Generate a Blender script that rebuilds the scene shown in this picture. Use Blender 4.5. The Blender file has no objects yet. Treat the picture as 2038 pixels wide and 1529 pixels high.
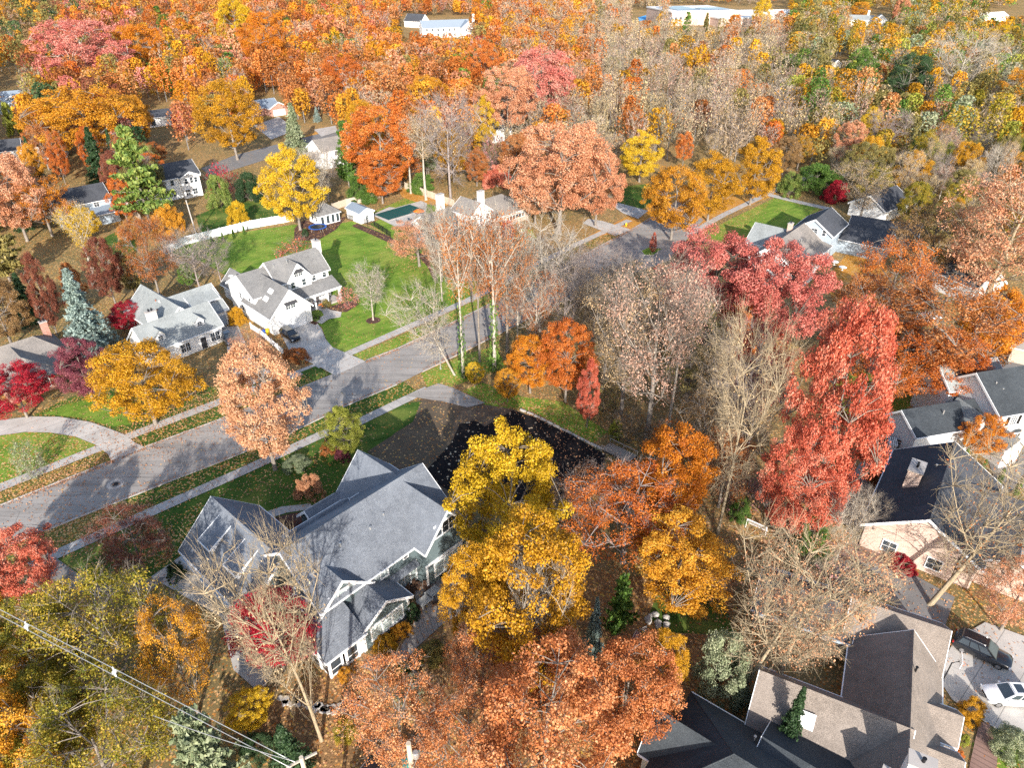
import bpy, bmesh, math, random
import numpy as np
from mathutils import Vector, Matrix
R = math.radians
rnd = random.Random(7)
S = bpy.context.scene
C = S.collection

# ------------------------------------------------------------------ camera geometry
F, PITCH, HC = 1413.0, R(32.2), 60.0          # focal length in photo pixels, tilt, height of the drone
def at(x, y, z=0.0):
    """ground plan position of the point seen at photo pixel (x, y) that lies at height z"""
    dx, dy = x-1019.0, y-764.5
    Y = F*math.cos(PITCH)-dy*math.sin(PITCH); Z = -F*math.sin(PITCH)-dy*math.cos(PITCH)
    t = (HC-z)/-Z
    return Vector((dx*t, Y*t, z))
def proj(p):
    X, Y, Z = p[0], p[1], p[2]-HC
    d = Y*math.cos(PITCH)-Z*math.sin(PITCH)
    return (1019+F*X/d, 764.5+F*(-Y*math.sin(PITCH)-Z*math.cos(PITCH))/d, d)

cam = bpy.data.cameras.new('camera'); co = bpy.data.objects.new('camera', cam); C.objects.link(co)
co.location = (0, 0, HC); co.rotation_euler = (R(90)-PITCH, 0, 0)
cam.sensor_width = 36; cam.lens = F/2038*36; cam.clip_start = 1; cam.clip_end = 6000
S.camera = co

# ------------------------------------------------------------------ light
SUN_AZ, SUN_EL = 276.0, 21.0                   # direction towards the sun, degrees from +X, and its height
w = bpy.data.worlds.new('World'); S.world = w; w.use_nodes = True
nt = w.node_tree; nt.nodes.clear()
sky = nt.nodes.new('ShaderNodeTexSky'); sky.sky_type = 'NISHITA'; sky.sun_disc = False
sky.sun_elevation = R(SUN_EL); sky.sun_rotation = R(90-SUN_AZ); sky.air_density = 1.0; sky.dust_density = 1.2
bg = nt.nodes.new('ShaderNodeBackground'); bg.inputs['Strength'].default_value = 0.15
wo = nt.nodes.new('ShaderNodeOutputWorld')
nt.links.new(sky.outputs[0], bg.inputs[0]); nt.links.new(bg.outputs[0], wo.inputs[0])
sl = bpy.data.lights.new('sun', 'SUN'); sl.energy = 4.5; sl.angle = R(0.5); sl.color = (1.0, 0.94, 0.85)
so = bpy.data.objects.new('sun', sl); C.objects.link(so)
d = Vector((math.cos(R(SUN_AZ))*math.cos(R(SUN_EL)), math.sin(R(SUN_AZ))*math.cos(R(SUN_EL)), math.sin(R(SUN_EL))))
so.rotation_euler = d.to_track_quat('Z', 'Y').to_euler(); so.location = (0, -50, 120)
S.view_settings.view_transform = 'Standard'; S.view_settings.look = 'None'
S.view_settings.exposure = 1.1; S.view_settings.gamma = 1
S.render.engine = 'CYCLES'
S.cycles.max_bounces = 4; S.cycles.diffuse_bounces = 2; S.cycles.glossy_bounces = 2
S.cycles.transmission_bounces = 2; S.cycles.transparent_max_bounces = 4
S.cycles.use_denoising = False

# ------------------------------------------------------------------ node helpers
def newmat(name):
    m = bpy.data.materials.new(name); m.use_nodes = True
    t = m.node_tree; b = t.nodes['Principled BSDF']
    b.inputs['Roughness'].default_value = 0.85; b.inputs['Specular IOR Level'].default_value = 0.25
    return m, t, b
def nd(t, typ, ins=None, **props):
    n = t.nodes.new('ShaderNode'+typ)
    for k, v in props.items(): setattr(n, k, v)
    for k, v in (ins or {}).items():
        if hasattr(v, 'is_output') or isinstance(v, bpy.types.NodeSocket): t.links.new(v, n.inputs[k])
        else: n.inputs[k].default_value = v
    return n
def c4(c): return (c[0], c[1], c[2], 1)
def ramp(t, fac, stops, interp='LINEAR'):
    n = nd(t, 'ValToRGB', {0: fac}); e = n.color_ramp.elements; n.color_ramp.interpolation = interp
    while len(e) < len(stops): e.new(0.5)
    for k, (p, c) in enumerate(stops): e[k].position = p; e[k].color = c4(c)
    return n.outputs[0]
def mix(t, fac, a, b, mode='MIX'):
    n = nd(t, 'Mix', data_type='RGBA', blend_type=mode)
    for i, v in ((0, fac), (6, a), (7, b)):
        if isinstance(v, bpy.types.NodeSocket): t.links.new(v, n.inputs[i])
        elif i == 0: n.inputs[i].default_value = v
        else: n.inputs[i].default_value = c4(v)
    return n.outputs[2]
def math_(t, op, a, b=0.0):
    n = nd(t, 'Math', operation=op)
    for i, v in ((0, a), (1, b)):
        if isinstance(v, bpy.types.NodeSocket): t.links.new(v, n.inputs[i])
        else: n.inputs[i].default_value = v
    return n.outputs[0]
def objco(t): return nd(t, 'TexCoord').outputs['Object']
def noise(t, scale, detail=4, vec=None, rough=0.6):
    return nd(t, 'TexNoise', {'Vector': vec or objco(t), 'Scale': scale, 'Detail': detail, 'Roughness': rough}).outputs['Fac']
def bump(t, b, h, strength=0.4, dist=0.05):
    n = nd(t, 'Bump', {'Height': h, 'Strength': strength, 'Distance': dist}); t.links.new(n.outputs[0], b.inputs['Normal'])
MATS = {}
def plain(name, c, rough=0.8, metal=0.0, var=0.15, scale=3.0):
    if name in MATS: return MATS[name]
    m, t, b = newmat(name)
    f = noise(t, scale)
    t.links.new(mix(t, f, [x*(1-var) for x in c], [min(1, x*(1+var)) for x in c]), b.inputs['Base Color'])
    b.inputs['Roughness'].default_value = rough; b.inputs['Metallic'].default_value = metal
    MATS[name] = m; return m
def wallco(t):                                   # (x+y, z) so courses stay level on every wall and slope
    s = nd(t, 'SeparateXYZ', {0: objco(t)})
    return nd(t, 'CombineXYZ', {0: math_(t, 'ADD', s.outputs[0], s.outputs[1]), 1: s.outputs[2]}).outputs[0]
def shingle(name, c, c2=None, row=0.16):
    m, t, b = newmat(name); c2 = c2 or [x*1.35 for x in c]
    v = wallco(t)
    br = nd(t, 'TexBrick', {'Vector': v, 'Color1': c4(c), 'Color2': c4(c2), 'Mortar': c4([x*0.55 for x in c]), 'Scale': 1.0,
            'Mortar Size': 0.012, 'Brick Width': 0.35, 'Row Height': row*0.62, 'Bias': 0.0})
    f = noise(t, 1.1, 5); f2 = noise(t, 14, 3); f3 = noise(t, .22, 3)
    a = mix(t, 0.65, br.outputs[0], ramp(t, f2, [(0.32, [x*0.5 for x in c]), (0.68, [x*1.7 for x in c2])]))
    a = mix(t, ramp(t, f, [(0.35, (0, 0, 0)), (0.75, (.5, .5, .5))]), a, [x*0.72 for x in c])
    a = mix(t, ramp(t, f3, [(0.4, (0, 0, 0)), (0.7, (.35, .35, .35))]), a, [x*1.5 for x in c2])
    t.links.new(a, b.inputs['Base Color']); b.inputs['Roughness'].default_value = 0.9
    bump(t, b, br.outputs['Fac'], 0.5, 0.02); MATS[name] = m; return m
def siding(name, c, step=0.16, rough=0.6):
    m, t, b = newmat(name)
    s = nd(t, 'SeparateXYZ', {0: objco(t)})
    saw = math_(t, 'FRACT', math_(t, 'DIVIDE', s.outputs[2], step))
    a = mix(t, ramp(t, saw, [(0.0, (1, 1, 1)), (0.12, (0, 0, 0))]), c, [x*0.7 for x in c])
    a = mix(t, ramp(t, noise(t, 0.5, 5), [(0.4, (0, 0, 0)), (0.8, (.45, .45, .45))]), a, [x*0.82 for x in c])
    t.links.new(a, b.inputs['Base Color']); b.inputs['Roughness'].default_value = rough
    bump(t, b, saw, 0.5, 0.03); MATS[name] = m; return m
def bricks(name, c, c2, mort=(.5, .46, .42)):
    m, t, b = newmat(name)
    br = nd(t, 'TexBrick', {'Vector': wallco(t), 'Color1': c4(c), 'Color2': c4(c2), 'Mortar': c4(mort), 'Scale': 1.0,
            'Mortar Size': 0.01, 'Brick Width': 0.24, 'Row Height': 0.08, 'Bias': 0.0})
    a = mix(t, ramp(t, noise(t, 1.2), [(0.3, (0, 0, 0)), (0.8, (.5, .5, .5))]), br.outputs[0], [x*0.7 for x in c])
    t.links.new(a, b.inputs['Base Color']); bump(t, b, br.outputs['Fac'], 0.5, 0.01); MATS[name] = m; return m
LEAFC = [(0.0, (.30, .10, .02)), (0.35, (.50, .24, .07)), (0.7, (.62, .40, .20)), (1.0, (.50, .32, .05))]
def flecks(t, base, density, scale=4.5, cols=LEAFC, amount=None):
    """scattered fallen leaves lying on a surface"""
    v = nd(t, 'TexVoronoi', {'Vector': objco(t), 'Scale': scale, 'Randomness': 1.0})
    s = nd(t, 'SeparateColor', {0: v.outputs['Color']})
    pat = noise(t, 0.16, 5)
    lim = math_(t, 'ADD', density, math_(t, 'MULTIPLY', math_(t, 'SUBTRACT', pat, 0.5), 1.5*density+.25))
    on = math_(t, 'MULTIPLY', math_(t, 'LESS_THAN', s.outputs[0], lim), math_(t, 'LESS_THAN', v.outputs['Distance'], 0.55))
    return mix(t, on, base, ramp(t, s.outputs[1], cols))
def ground_mat(name, stops, density, fine=9.0, coarse=0.35, bumps=0.5, cols=LEAFC, fscale=4.5, mow=None):
    m, t, b = newmat(name)
    f = math_(t, 'ADD', math_(t, 'MULTIPLY', noise(t, fine, 4, rough=.75), 0.6), math_(t, 'MULTIPLY', noise(t, coarse, 6), 0.4))
    if mow is not None:
        s = nd(t, 'SeparateXYZ', {0: objco(t)})
        k = math_(t, 'ADD', math_(t, 'MULTIPLY', s.outputs[0], math.cos(R(mow))), math_(t, 'MULTIPLY', s.outputs[1], math.sin(R(mow))))
        k = math_(t, 'ADD', k, math_(t, 'MULTIPLY', noise(t, .25), 1.2))
        f = math_(t, 'ADD', f, math_(t, 'MULTIPLY', math_(t, 'SINE', math_(t, 'MULTIPLY', k, 4.2)), 0.022))
    a = ramp(t, f, stops)
    if mow is not None or 'lawn' in name: a = mix(t, ramp(t, noise(t, .13, 5), [(.48, (0, 0, 0)), (.68, (.55, .55, .55))]), a, (.30, .30, .07))
    if density > 0: a = flecks(t, a, density, fscale, cols)
    t.links.new(a, b.inputs['Base Color']); b.inputs['Roughness'].default_value = 0.95
    b.inputs['Specular IOR Level'].default_value = 0.1
    bump(t, b, noise(t, fine*1.6, 3), bumps, 0.1); MATS[name] = m; return m

G1 = [(.32, (.05, .10, .012)), (.48, (.12, .21, .026)), (.60, (.22, .31, .045)), (.74, (.34, .38, .09))]
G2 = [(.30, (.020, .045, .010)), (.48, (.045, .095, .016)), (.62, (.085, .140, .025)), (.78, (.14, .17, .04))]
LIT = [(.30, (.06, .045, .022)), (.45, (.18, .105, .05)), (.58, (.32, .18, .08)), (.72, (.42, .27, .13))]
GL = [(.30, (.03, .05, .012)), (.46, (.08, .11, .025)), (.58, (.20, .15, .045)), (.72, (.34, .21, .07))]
M_lawn = ground_mat('bright_lawn', G1, 0.012, mow=132)
M_lawnleaf = ground_mat('lawn_with_leaves', G1, 0.34)
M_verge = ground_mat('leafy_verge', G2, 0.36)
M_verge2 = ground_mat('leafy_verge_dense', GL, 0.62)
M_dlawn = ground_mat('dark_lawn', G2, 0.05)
M_litter = ground_mat('leaf_litter', LIT, 0.42, fine=5.0)
M_orange = ground_mat('orange_leaf_carpet', [(.3, (.24, .09, .015)), (.5, (.48, .21, .03)), (.7, (.55, .33, .07))], 0.6)
M_ground = ground_mat('wooded_ground', [(.28, (.05, .055, .02)), (.44, (.14, .12, .05)), (.56, (.27, .18, .085)), (.72, (.38, .25, .12))], 0.45, coarse=0.05)
M_soil = ground_mat('black_soil', [(.3, (.006, .005, .006)), (.55, (.016, .014, .015)), (.75, (.04, .034, .03))], 0.035, fine=3.0, bumps=1.0, cols=[(0, (.45, .33, .2)), (1, (.6, .5, .36))], fscale=3.2)
M_brown = ground_mat('bare_brown_soil', [(.3, (.06, .042, .030)), (.5, (.125, .09, .064)), (.72, (.24, .18, .125))], 0.08, fine=3.5, bumps=0.8)
M_mulch = ground_mat('bark_mulch', [(.3, (.04, .022, .018)), (.55, (.10, .055, .045)), (.75, (.17, .095, .075))], 0.10, fine=8)
M_field = ground_mat('scrub', [(.3, (.05, .05, .02)), (.5, (.16, .12, .045)), (.7, (.28, .2, .08))], .3, coarse=.03)
def paving(name, c, joint=None, yaw=42, crack=True, dens=0.0):
    m, t, b = newmat(name)
    f = noise(t, 0.55, 6); f2 = noise(t, 16, 3)
    a = ramp(t, f, [(.3, [x*.78 for x in c]), (.5, c), (.72, [min(1, x*1.18) for x in c])])
    a = mix(t, math_(t, 'MULTIPLY', f2, .35), a, [x*.6 for x in c])
    if joint:
        s = nd(t, 'SeparateXYZ', {0: objco(t)})
        k = math_(t, 'ADD', math_(t, 'MULTIPLY', s.outputs[0], math.cos(R(yaw))), math_(t, 'MULTIPLY', s.outputs[1], math.sin(R(yaw))))
        fr = math_(t, 'FRACT', math_(t, 'DIVIDE', math_(t, 'ADD', k, 500), joint))
        a = mix(t, math_(t, 'LESS_THAN', fr, 0.07/joint), a, [x*.45 for x in c])
        cell = nd(t, 'TexWhiteNoise', {'W': math_(t, 'FLOOR', math_(t, 'DIVIDE', math_(t, 'ADD', k, 500), joint))}, noise_dimensions='1D').outputs['Value']
        a = mix(t, math_(t, 'MULTIPLY', cell, .3), a, [x*.62 for x in c])
    if crack:
        v = nd(t, 'TexVoronoi', {'Vector': mix(t, .12, objco(t), nd(t, 'TexNoise', {'Scale': .9}).outputs['Color']), 'Scale': .1}, feature='DISTANCE_TO_EDGE')
        a = mix(t, math_(t, 'MULTIPLY', math_(t, 'LESS_THAN', v.outputs['Distance'], .0022), .45), a, [x*.35 for x in c])
    if dens: a = flecks(t, a, dens, 4.0)
    t.links.new(a, b.inputs['Base Color']); b.inputs['Roughness'].default_value = .9
    bump(t, b, f2, .25, .02); MATS[name] = m; return m
def street_mat():
    m, t, b = newmat('street_asphalt'); c = (.345, .315, .29); v = objco(t); s = nd(t, 'SeparateXYZ', {0: v})
    mp = nd(t, 'Mapping', {'Vector': v}); mp.inputs['Rotation'].default_value = (0, 0, R(-43)); mp.inputs['Scale'].default_value = (.05, .9, 1)
    st = noise(t, 1.0, 5, mp.outputs[0]); f2 = noise(t, 18, 3); f = noise(t, .35, 6)
    a = ramp(t, math_(t, 'ADD', math_(t, 'MULTIPLY', st, .6), math_(t, 'MULTIPLY', f, .4)), [(.34, [x*.66 for x in c]), (.5, c), (.66, [x*1.2 for x in c])])
    a = mix(t, math_(t, 'MULTIPLY', f2, .45), a, [x*.55 for x in c])
    br = nd(t, 'TexBrick', {'Vector': mp.outputs[0], 'Scale': .42, 'Brick Width': .42, 'Row Height': .9, 'Mortar Size': .006, 'Color1': (1, 1, 1, 1), 'Color2': (.86, .86, .86, 1), 'Mortar': (.45, .45, .45, 1)})
    a = mix(t, 1.0, a, br.outputs[0], 'MULTIPLY')
    vo = nd(t, 'TexVoronoi', {'Vector': mix(t, .1, v, nd(t, 'TexNoise', {'Scale': .7}).outputs['Color']), 'Scale': .13}, feature='DISTANCE_TO_EDGE')
    a = mix(t, math_(t, 'MULTIPLY', math_(t, 'LESS_THAN', vo.outputs['Distance'], .003), .6), a, [x*.35 for x in c])
    a = flecks(t, a, .012, 4.2); t.links.new(a, b.inputs['Base Color']); b.inputs['Roughness'].default_value = .9; bump(t, b, f2, .3, .02); return m
M_asph = street_mat(); M_asph_old = paving('old_asphalt', (.345, .315, .29), dens=.006)
M_asph2 = paving('driveway_asphalt', (.20, .19, .185), dens=.02)
M_conc = paving('concrete', (.50, .465, .43), joint=3.0, yaw=-48)
M_walk = paving('pavement_concrete', (.46, .43, .40), joint=1.7, yaw=42, crack=False, dens=.02)
M_walk2 = paving('pavement_concrete_far', (.46, .43, .40), joint=1.7, yaw=51, crack=False, dens=.04)
M_brickpave = paving('brick_paving', (.27, .17, .14), joint=.5, yaw=50, crack=False, dens=.05)
M_stone = paving('stone_paving', (.36, .31, .27), joint=.6, yaw=20, crack=False, dens=.03)
M_kerb = paving('kerb_concrete', (.44, .40, .37), joint=3, crack=False)
M_white = siding('white_siding', (.80, .80, .79)); M_trim = plain('white_trim', (.80, .80, .80), .5, var=.04)
M_slate = siding('slate_blue_siding', (.125, .165, .175), .14)
M_bluesd = siding('pale_blue_siding', (.34, .40, .46)); M_greysd = siding('grey_blue_siding', (.20, .25, .28))
M_cream = siding('cream_siding', (.70, .64, .55)); M_tansd = siding('tan_siding', (.45, .38, .31))
M_rblue = shingle('slate_shingles', (.095, .107, .130), (.17, .185, .21))
M_rgrey = shingle('grey_shingles', (.125, .122, .122), (.20, .195, .19))
M_rlgrey = shingle('pale_grey_shingles', (.18, .195, .195), (.27, .285, .285))
M_rtan = shingle('weathered_shingles', (.165, .148, .135), (.24, .215, .195))
M_rbrown = shingle('brown_shingles', (.145, .122, .105), (.225, .19, .165))
M_rdark = shingle('charcoal_shingles', (.035, .038, .046), (.07, .074, .085))
M_rblack = shingle('black_shingles', (.022, .026, .032), (.05, .058, .066))
M_bluemet = plain('blue_grey_roofing', (.20, .24, .29), .6)
M_brick = bricks('red_brick', (.33, .12, .08), (.46, .21, .15)); M_pbrick = bricks('pink_brick', (.50, .33, .26), (.62, .46, .38))
M_whbrick = bricks('whitewashed_brick', (.72, .68, .63), (.80, .78, .74)); M_wbrick = bricks('white_brick', (.78, .76, .74), (.82, .81, .80), (.7, .7, .68))
def glassmat(name, c, rough=.06):
    m, t, b = newmat(name); b.inputs['Roughness'].default_value = rough
    b.inputs['Specular IOR Level'].default_value = .7
    f = noise(t, .8); t.links.new(mix(t, f, c, [x*2.2 for x in c]), b.inputs['Base Color']); MATS[name] = m; return m
M_glass = glassmat('window_glass', (.025, .032, .040)); M_glass2 = glassmat('pale_curtained_glass', (.22, .26, .26), .15)
M_black = plain('black_paint', (.012, .012, .014), .45); M_dkgrey = plain('dark_grey', (.05, .05, .055), .6)
M_metal = plain('galvanised_metal', (.45, .45, .44), .4, .6); M_wood = plain('weathered_wood', (.36, .31, .26), .9, var=.35, scale=6)
M_wood2 = plain('pale_timber', (.48, .40, .31), .9, var=.3, scale=6); M_dkwood = plain('dark_timber', (.075, .06, .052), .9, var=.3)
M_vinyl = plain('white_vinyl', (.80, .80, .80), .45, var=.03); M_stn = plain('field_stone', (.40, .37, .34), .9, var=.4, scale=2)
M_cover = plain('green_pool_cover', (.012, .075, .070), .6, var=.1); M_blue = plain('blue_pad', (.02, .10, .42), .5)
M_orangep = plain('orange_pumpkin', (.65, .16, .02), .5); M_pink = plain('pink_fabric', (.75, .05, .22), .6)
M_teal = plain('teal_plastic', (.03, .20, .20), .5); M_terr = plain('terracotta', (.28, .10, .06), .8)
M_cush = plain('brown_wicker', (.10, .055, .035), .8); M_table = plain('grey_table', (.34, .34, .33), .6)
M_yellowp = plain('yellow_paint', (.75, .50, .02), .5); M_bluegr = plain('navy_sling_fabric', (.03, .05, .075), .6)
M_solar = plain('blue_solar_panel', (.05, .085, .15), .25); M_flat = plain('white_flat_roof', (.66, .65, .63), .8)
M_court = plain('bright_blue_court', (.06, .32, .62), .7)

# ------------------------------------------------------------------ objects
def tag(o, label=None, cat=None, group=None, kind=None):
    if label: o['label'] = label
    if cat: o['category'] = cat
    if group: o['group'] = group
    if kind: o['kind'] = kind
    return o
def empty(name, loc, yaw=0.0):
    o = bpy.data.objects.new(name, None); C.objects.link(o); o.location = loc; o.rotation_euler = (0, 0, yaw)
    o.empty_display_size = .5; return o
class MB:
    def __init__(s): s.v = []; s.f = []; s.m = []; s.mats = []
    def slot(s, mat):
        if mat not in s.mats: s.mats.append(mat)
        return s.mats.index(mat)
    def poly(s, pts, mat=None):
        i = len(s.v); s.v += [tuple(p) for p in pts]; s.f.append(list(range(i, i+len(pts)))); s.m.append(s.slot(mat) if mat else 0)
    def box(s, x0, x1, y0, y1, z0, z1, mat=None, M=None):
        p = [Vector(q) for q in ((x0, y0, z0), (x1, y0, z0), (x1, y1, z0), (x0, y1, z0), (x0, y0, z1), (x1, y0, z1), (x1, y1, z1), (x0, y1, z1))]
        if M is not None: p = [M @ q for q in p]
        i = len(s.v); s.v += [tuple(q) for q in p]
        k = s.slot(mat) if mat else 0
        for q in ((0, 3, 2, 1), (4, 5, 6, 7), (0, 1, 5, 4), (1, 2, 6, 5), (2, 3, 7, 6), (3, 0, 4, 7)):
            s.f.append([i+a for a in q]); s.m.append(k)
    def tube(s, pts, rad, n=6, mat=None, cap=True):
        k = s.slot(mat) if mat else 0; rings = []
        pts = [Vector(p) for p in pts]
        rad = rad if isinstance(rad, (list, tuple)) else [rad]*len(pts)
        for j, p in enumerate(pts):
            dr = (pts[min(j+1, len(pts)-1)]-pts[max(j-1, 0)]).normalized()
            a = dr.cross(Vector((0, 0, 1)) if abs(dr.z) < .9 else Vector((1, 0, 0))).normalized(); b = dr.cross(a)
            i = len(s.v)
            for q in range(n):
                an = 2*math.pi*q/n; s.v.append(tuple(p+(a*math.cos(an)+b*math.sin(an))*rad[j]))
            rings.append(i)
        for j in range(len(rings)-1):
            for q in range(n):
                s.f.append([rings[j]+q, rings[j]+(q+1) % n, rings[j+1]+(q+1) % n, rings[j+1]+q]); s.m.append(k)
        if cap:
            s.f.append([rings[0]+q for q in range(n)]); s.m.append(k)
            s.f.append([rings[-1]+n-1-q for q in range(n)]); s.m.append(k)
    def lathe(s, prof, n=16, mat=None, c=(0, 0, 0)):
        k = s.slot(mat) if mat else 0; rings = []
        for r, z in prof:
            i = len(s.v)
            for q in range(n): s.v.append((c[0]+r*math.cos(2*math.pi*q/n), c[1]+r*math.sin(2*math.pi*q/n), c[2]+z))
            rings.append(i)
        for j in range(len(rings)-1):
            for q in range(n):
                s.f.append([rings[j]+q, rings[j]+(q+1) % n, rings[j+1]+(q+1) % n, rings[j+1]+q]); s.m.append(k)
        s.f.append([rings[-1]+q for q in range(n)]); s.m.append(k)
        s.f.append([rings[0]+n-1-q for q in range(n)]); s.m.append(k)
    def shell(s, polys, t, mat=None, lift=0.0):
        """roof planes given a vertical thickness t, open edges closed"""
        k = s.slot(mat) if mat else 0
        key = lambda p: (round(p[0], 3), round(p[1], 3), round(p[2], 3)); idx = {}
        def vid(p, top):
            q = (key(p), top)
            if q not in idx: idx[q] = len(s.v); s.v.append((p[0], p[1], p[2]+lift+(t if top else 0)))
            return idx[q]
        cnt = {}
        for P in polys:
            a = [vid(p, True) for p in P]; b = [vid(p, False) for p in P]
            s.f.append(a); s.m.append(k); s.f.append(b[::-1]); s.m.append(k)
            for i in range(len(P)):
                e = (key(P[i]), key(P[(i+1) % len(P)]))
                if (e[1], e[0]) in cnt: del cnt[(e[1], e[0])]
                else: cnt[e] = (a[i], a[(i+1) % len(P)], b[(i+1) % len(P)], b[i])
        for q in cnt.values(): s.f.append([q[0], q[3], q[2], q[1]]); s.m.append(k)
    def build(s, name, mat=None, parent=None, smooth=False, fix=True):
        me = bpy.data.meshes.new(name); me.from_pydata(s.v, [], s.f)
        for m in (s.mats or [mat]): me.materials.append(m)
        if s.mats: me.polygons.foreach_set('material_index', s.m)
        if fix:
            b = bmesh.new(); b.from_mesh(me); bmesh.ops.recalc_face_normals(b, faces=b.faces); b.to_mesh(me); b.free()
        if smooth: me.polygons.foreach_set('use_smooth', [True]*len(me.polygons))
        o = bpy.data.objects.new(name, me); C.objects.link(o)
        if parent: o.parent = parent
        return o
NSH = [0]
def lev(level): NSH[0] += 1; return .011*level+.00015*NSH[0]
def sheet(name, pts, mat, level, kind='structure', label=None, cat=None):
    z = lev(level); b = MB(); b.poly([at(*p)+Vector((0, 0, z)) for p in pts])
    o = b.build(name, mat, fix=False)
    me = o.data
    if me.polygons[0].normal.z < 0: me.flip_normals()
    return tag(o, label, cat, kind=kind)
# ------------------------------------------------------------------ houses
class House:
    def __init__(s, name, origin, yaw, label, cat='house', group='houses of the neighbourhood', wm=None, rm=None):
        s.o = empty(name, origin, R(yaw)); tag(s.o, label, cat, group); s.wm = wm; s.rm = rm
    def wing(s, u0, u1, v0, v1, ez, rz, axis='u', rp=None, ez2=None, h0=0, h1=0, oh=.4, eoh=.35, base=-.1, wall=True, wm=None, rm=None, trim=True, roof=True, t=.16):
        wm = wm or s.wm; rm = rm or s.rm; ez2 = ez if ez2 is None else ez2
        a0, a1, c0, c1 = (u0, u1, v0, v1) if axis == 'u' else (v0, v1, u0, u1)
        rp = (c0+c1)/2 if rp is None else rp
        P = (lambda a, c, z: (a, c, z)) if axis == 'u' else (lambda a, c, z: (c, a, z))
        s0, s1 = (rz-ez)/max(.01, rp-c0), (rz-ez2)/max(.01, c1-rp)
        if wall:
            b = MB()
            b.poly([P(a0, c0, base), P(a1, c0, base), P(a1, c0, ez), P(a0, c0, ez)])
            b.poly([P(a1, c1, base), P(a0, c1, base), P(a0, c1, ez2), P(a1, c1, ez2)])
            for a, h in ((a0, h0), (a1, h1)):
                mid = [] if h else [P(a, rp, rz)]
                b.poly([P(a, c0, base), P(a, c1, base), P(a, c1, ez2)]+mid+[P(a, c0, ez)])
            b.build('wall', wm, s.o)
        if not roof: return
        f0 = a0-(oh if h0 else eoh); f1 = a1+(oh if h1 else eoh)
        e0, e1 = c0-oh, c1+oh; z0, z1 = ez-s0*oh, ez2-s1*oh
        if h0: g0 = f0
        r0 = a0+h0 if h0 else f0; r1 = a1-h1 if h1 else f1
        A, B_, C_, D = P(f0, e0, z0), P(f1, e0, z0), P(f1, e1, z1), P(f0, e1, z1)
        Q0, Q1 = P(r0, rp, rz), P(r1, rp, rz)
        pl = [[A, B_, Q1, Q0], [C_, D, Q0, Q1]]
        if h0: pl.append([D, A, Q0])
        if h1: pl.append([B_, C_, Q1])
        b = MB(); b.shell(pl, t, lift=.02)
        zc = rz+t+.03                                     # ridge cap
        b.shell([[P(r0, rp-.17, zc-s0*.17-.01), P(r1, rp-.17, zc-s0*.17-.01), P(r1, rp, zc), P(r0, rp, zc)],
                 [P(r1, rp+.17, zc-s1*.17-.01), P(r0, rp+.17, zc-s1*.17-.01), P(r0, rp, zc), P(r1, rp, zc)]], .035)
        for h, f in ((h0, f0), (h1, f1)):
            if h:
                for (e, z) in ((e0, z0), (e1, z1)):
                    q = r0 if f == f0 else r1
                    b.tube([P(f, e, z+t+.02), P(q, rp, rz+t+.02)], .07, 5)
        roof_o = b.build('roof', rm, s.o)
        if trim:
            b = MB()
            for h, f, sg in ((h0, f0, -1), (h1, f1, 1)):
                if h: continue
                for (e, z) in ((e0, z0), (e1, z1)):
                    x0, x1 = f+sg*.005, f+sg*.06
                    lo, hi = -.17, t+.05
                    pts = [P(x0, e, z+lo), P(x0, rp, rz+lo), P(x0, rp, rz+hi), P(x0, e, z+hi)]
                    pt2 = [P(x1, e, z+lo), P(x1, rp, rz+lo), P(x1, rp, rz+hi), P(x1, e, z+hi)]
                    b.poly(pts); b.poly(pt2[::-1])
                    for i in range(4): b.poly([pts[i], pt2[i], pt2[(i+1) % 4], pts[(i+1) % 4]])
            for (e, z, sg) in ((e0, z0, -1), (e1, z1, 1)):
                lo = sorted((e+sg*.005, e+sg*.11))
                q = [P(f0, lo[0], z-.02), P(f1, lo[1], z+t-.02)]
                b.box(min(q[0][0], q[1][0]), max(q[0][0], q[1][0]), min(q[0][1], q[1][1]), max(q[0][1], q[1][1]), q[0][2], q[1][2])
            b.build('fascia', M_trim, s.o)
        return roof_o
    def _fm(s, d, c, a, z):
        """frame whose x runs along the wall, y points out of it, z up"""
        n = {'-v': (0, -1), '+v': (0, 1), '-u': (-1, 0), '+u': (1, 0)}[d]
        o = (a, c, z) if d[1] == 'v' else (c, a, z)
        return Matrix(((n[1]*-1 if d[1] == 'v' else 0, n[0], 0, o[0]), (n[0] if d[1] == 'u' else 0, n[1], 0, o[1]), (0, 0, 1, o[2]), (0, 0, 0, 1)))
    def win(s, d, c, a, z, w=1.0, h=1.4, nx=1, ny=2, bays=1, glass=None, trim=.10, top=0, frame=None, name='window'):
        """window in wall facing d; c = wall plane, a = centre along it, z = sill; bays sashes side by side"""
        M = s._fm(d, c, a, z); b = MB(); bw = w/bays
        for x0, x1, z0, z1 in ((-w/2-trim, w/2+trim, -trim, 0), (-w/2-trim, w/2+trim, h, h+trim*1.3), (-w/2-trim, -w/2, 0, h), (w/2, w/2+trim, 0, h)):
            b.box(x0, x1, -.02, .09, z0, z1, M=M)
        for k in range(1, bays): b.box(-w/2+k*bw-.06, -w/2+k*bw+.06, -.02, .08, 0, h, M=M)
        for k in range(bays):
            x = -w/2+k*bw
            for i in range(1, nx): b.box(x+i*bw/nx-.018, x+i*bw/nx+.018, -.02, .06, .002, (h-.002), M=M)
            for j in range(1, ny): b.box(x+.01, x+bw-.01, -.02, .055, j*h/ny-.022, j*h/ny+.022, M=M)
            if top:
                b.box(x+.01, x+bw-.01, -.02, .065, h-top-.03, h-top+.03, M=M)
                for i in range(1, 3): b.box(x+i*bw/3-.018, x+i*bw/3+.018, -.02, .062, h-top, h, M=M)
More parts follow.
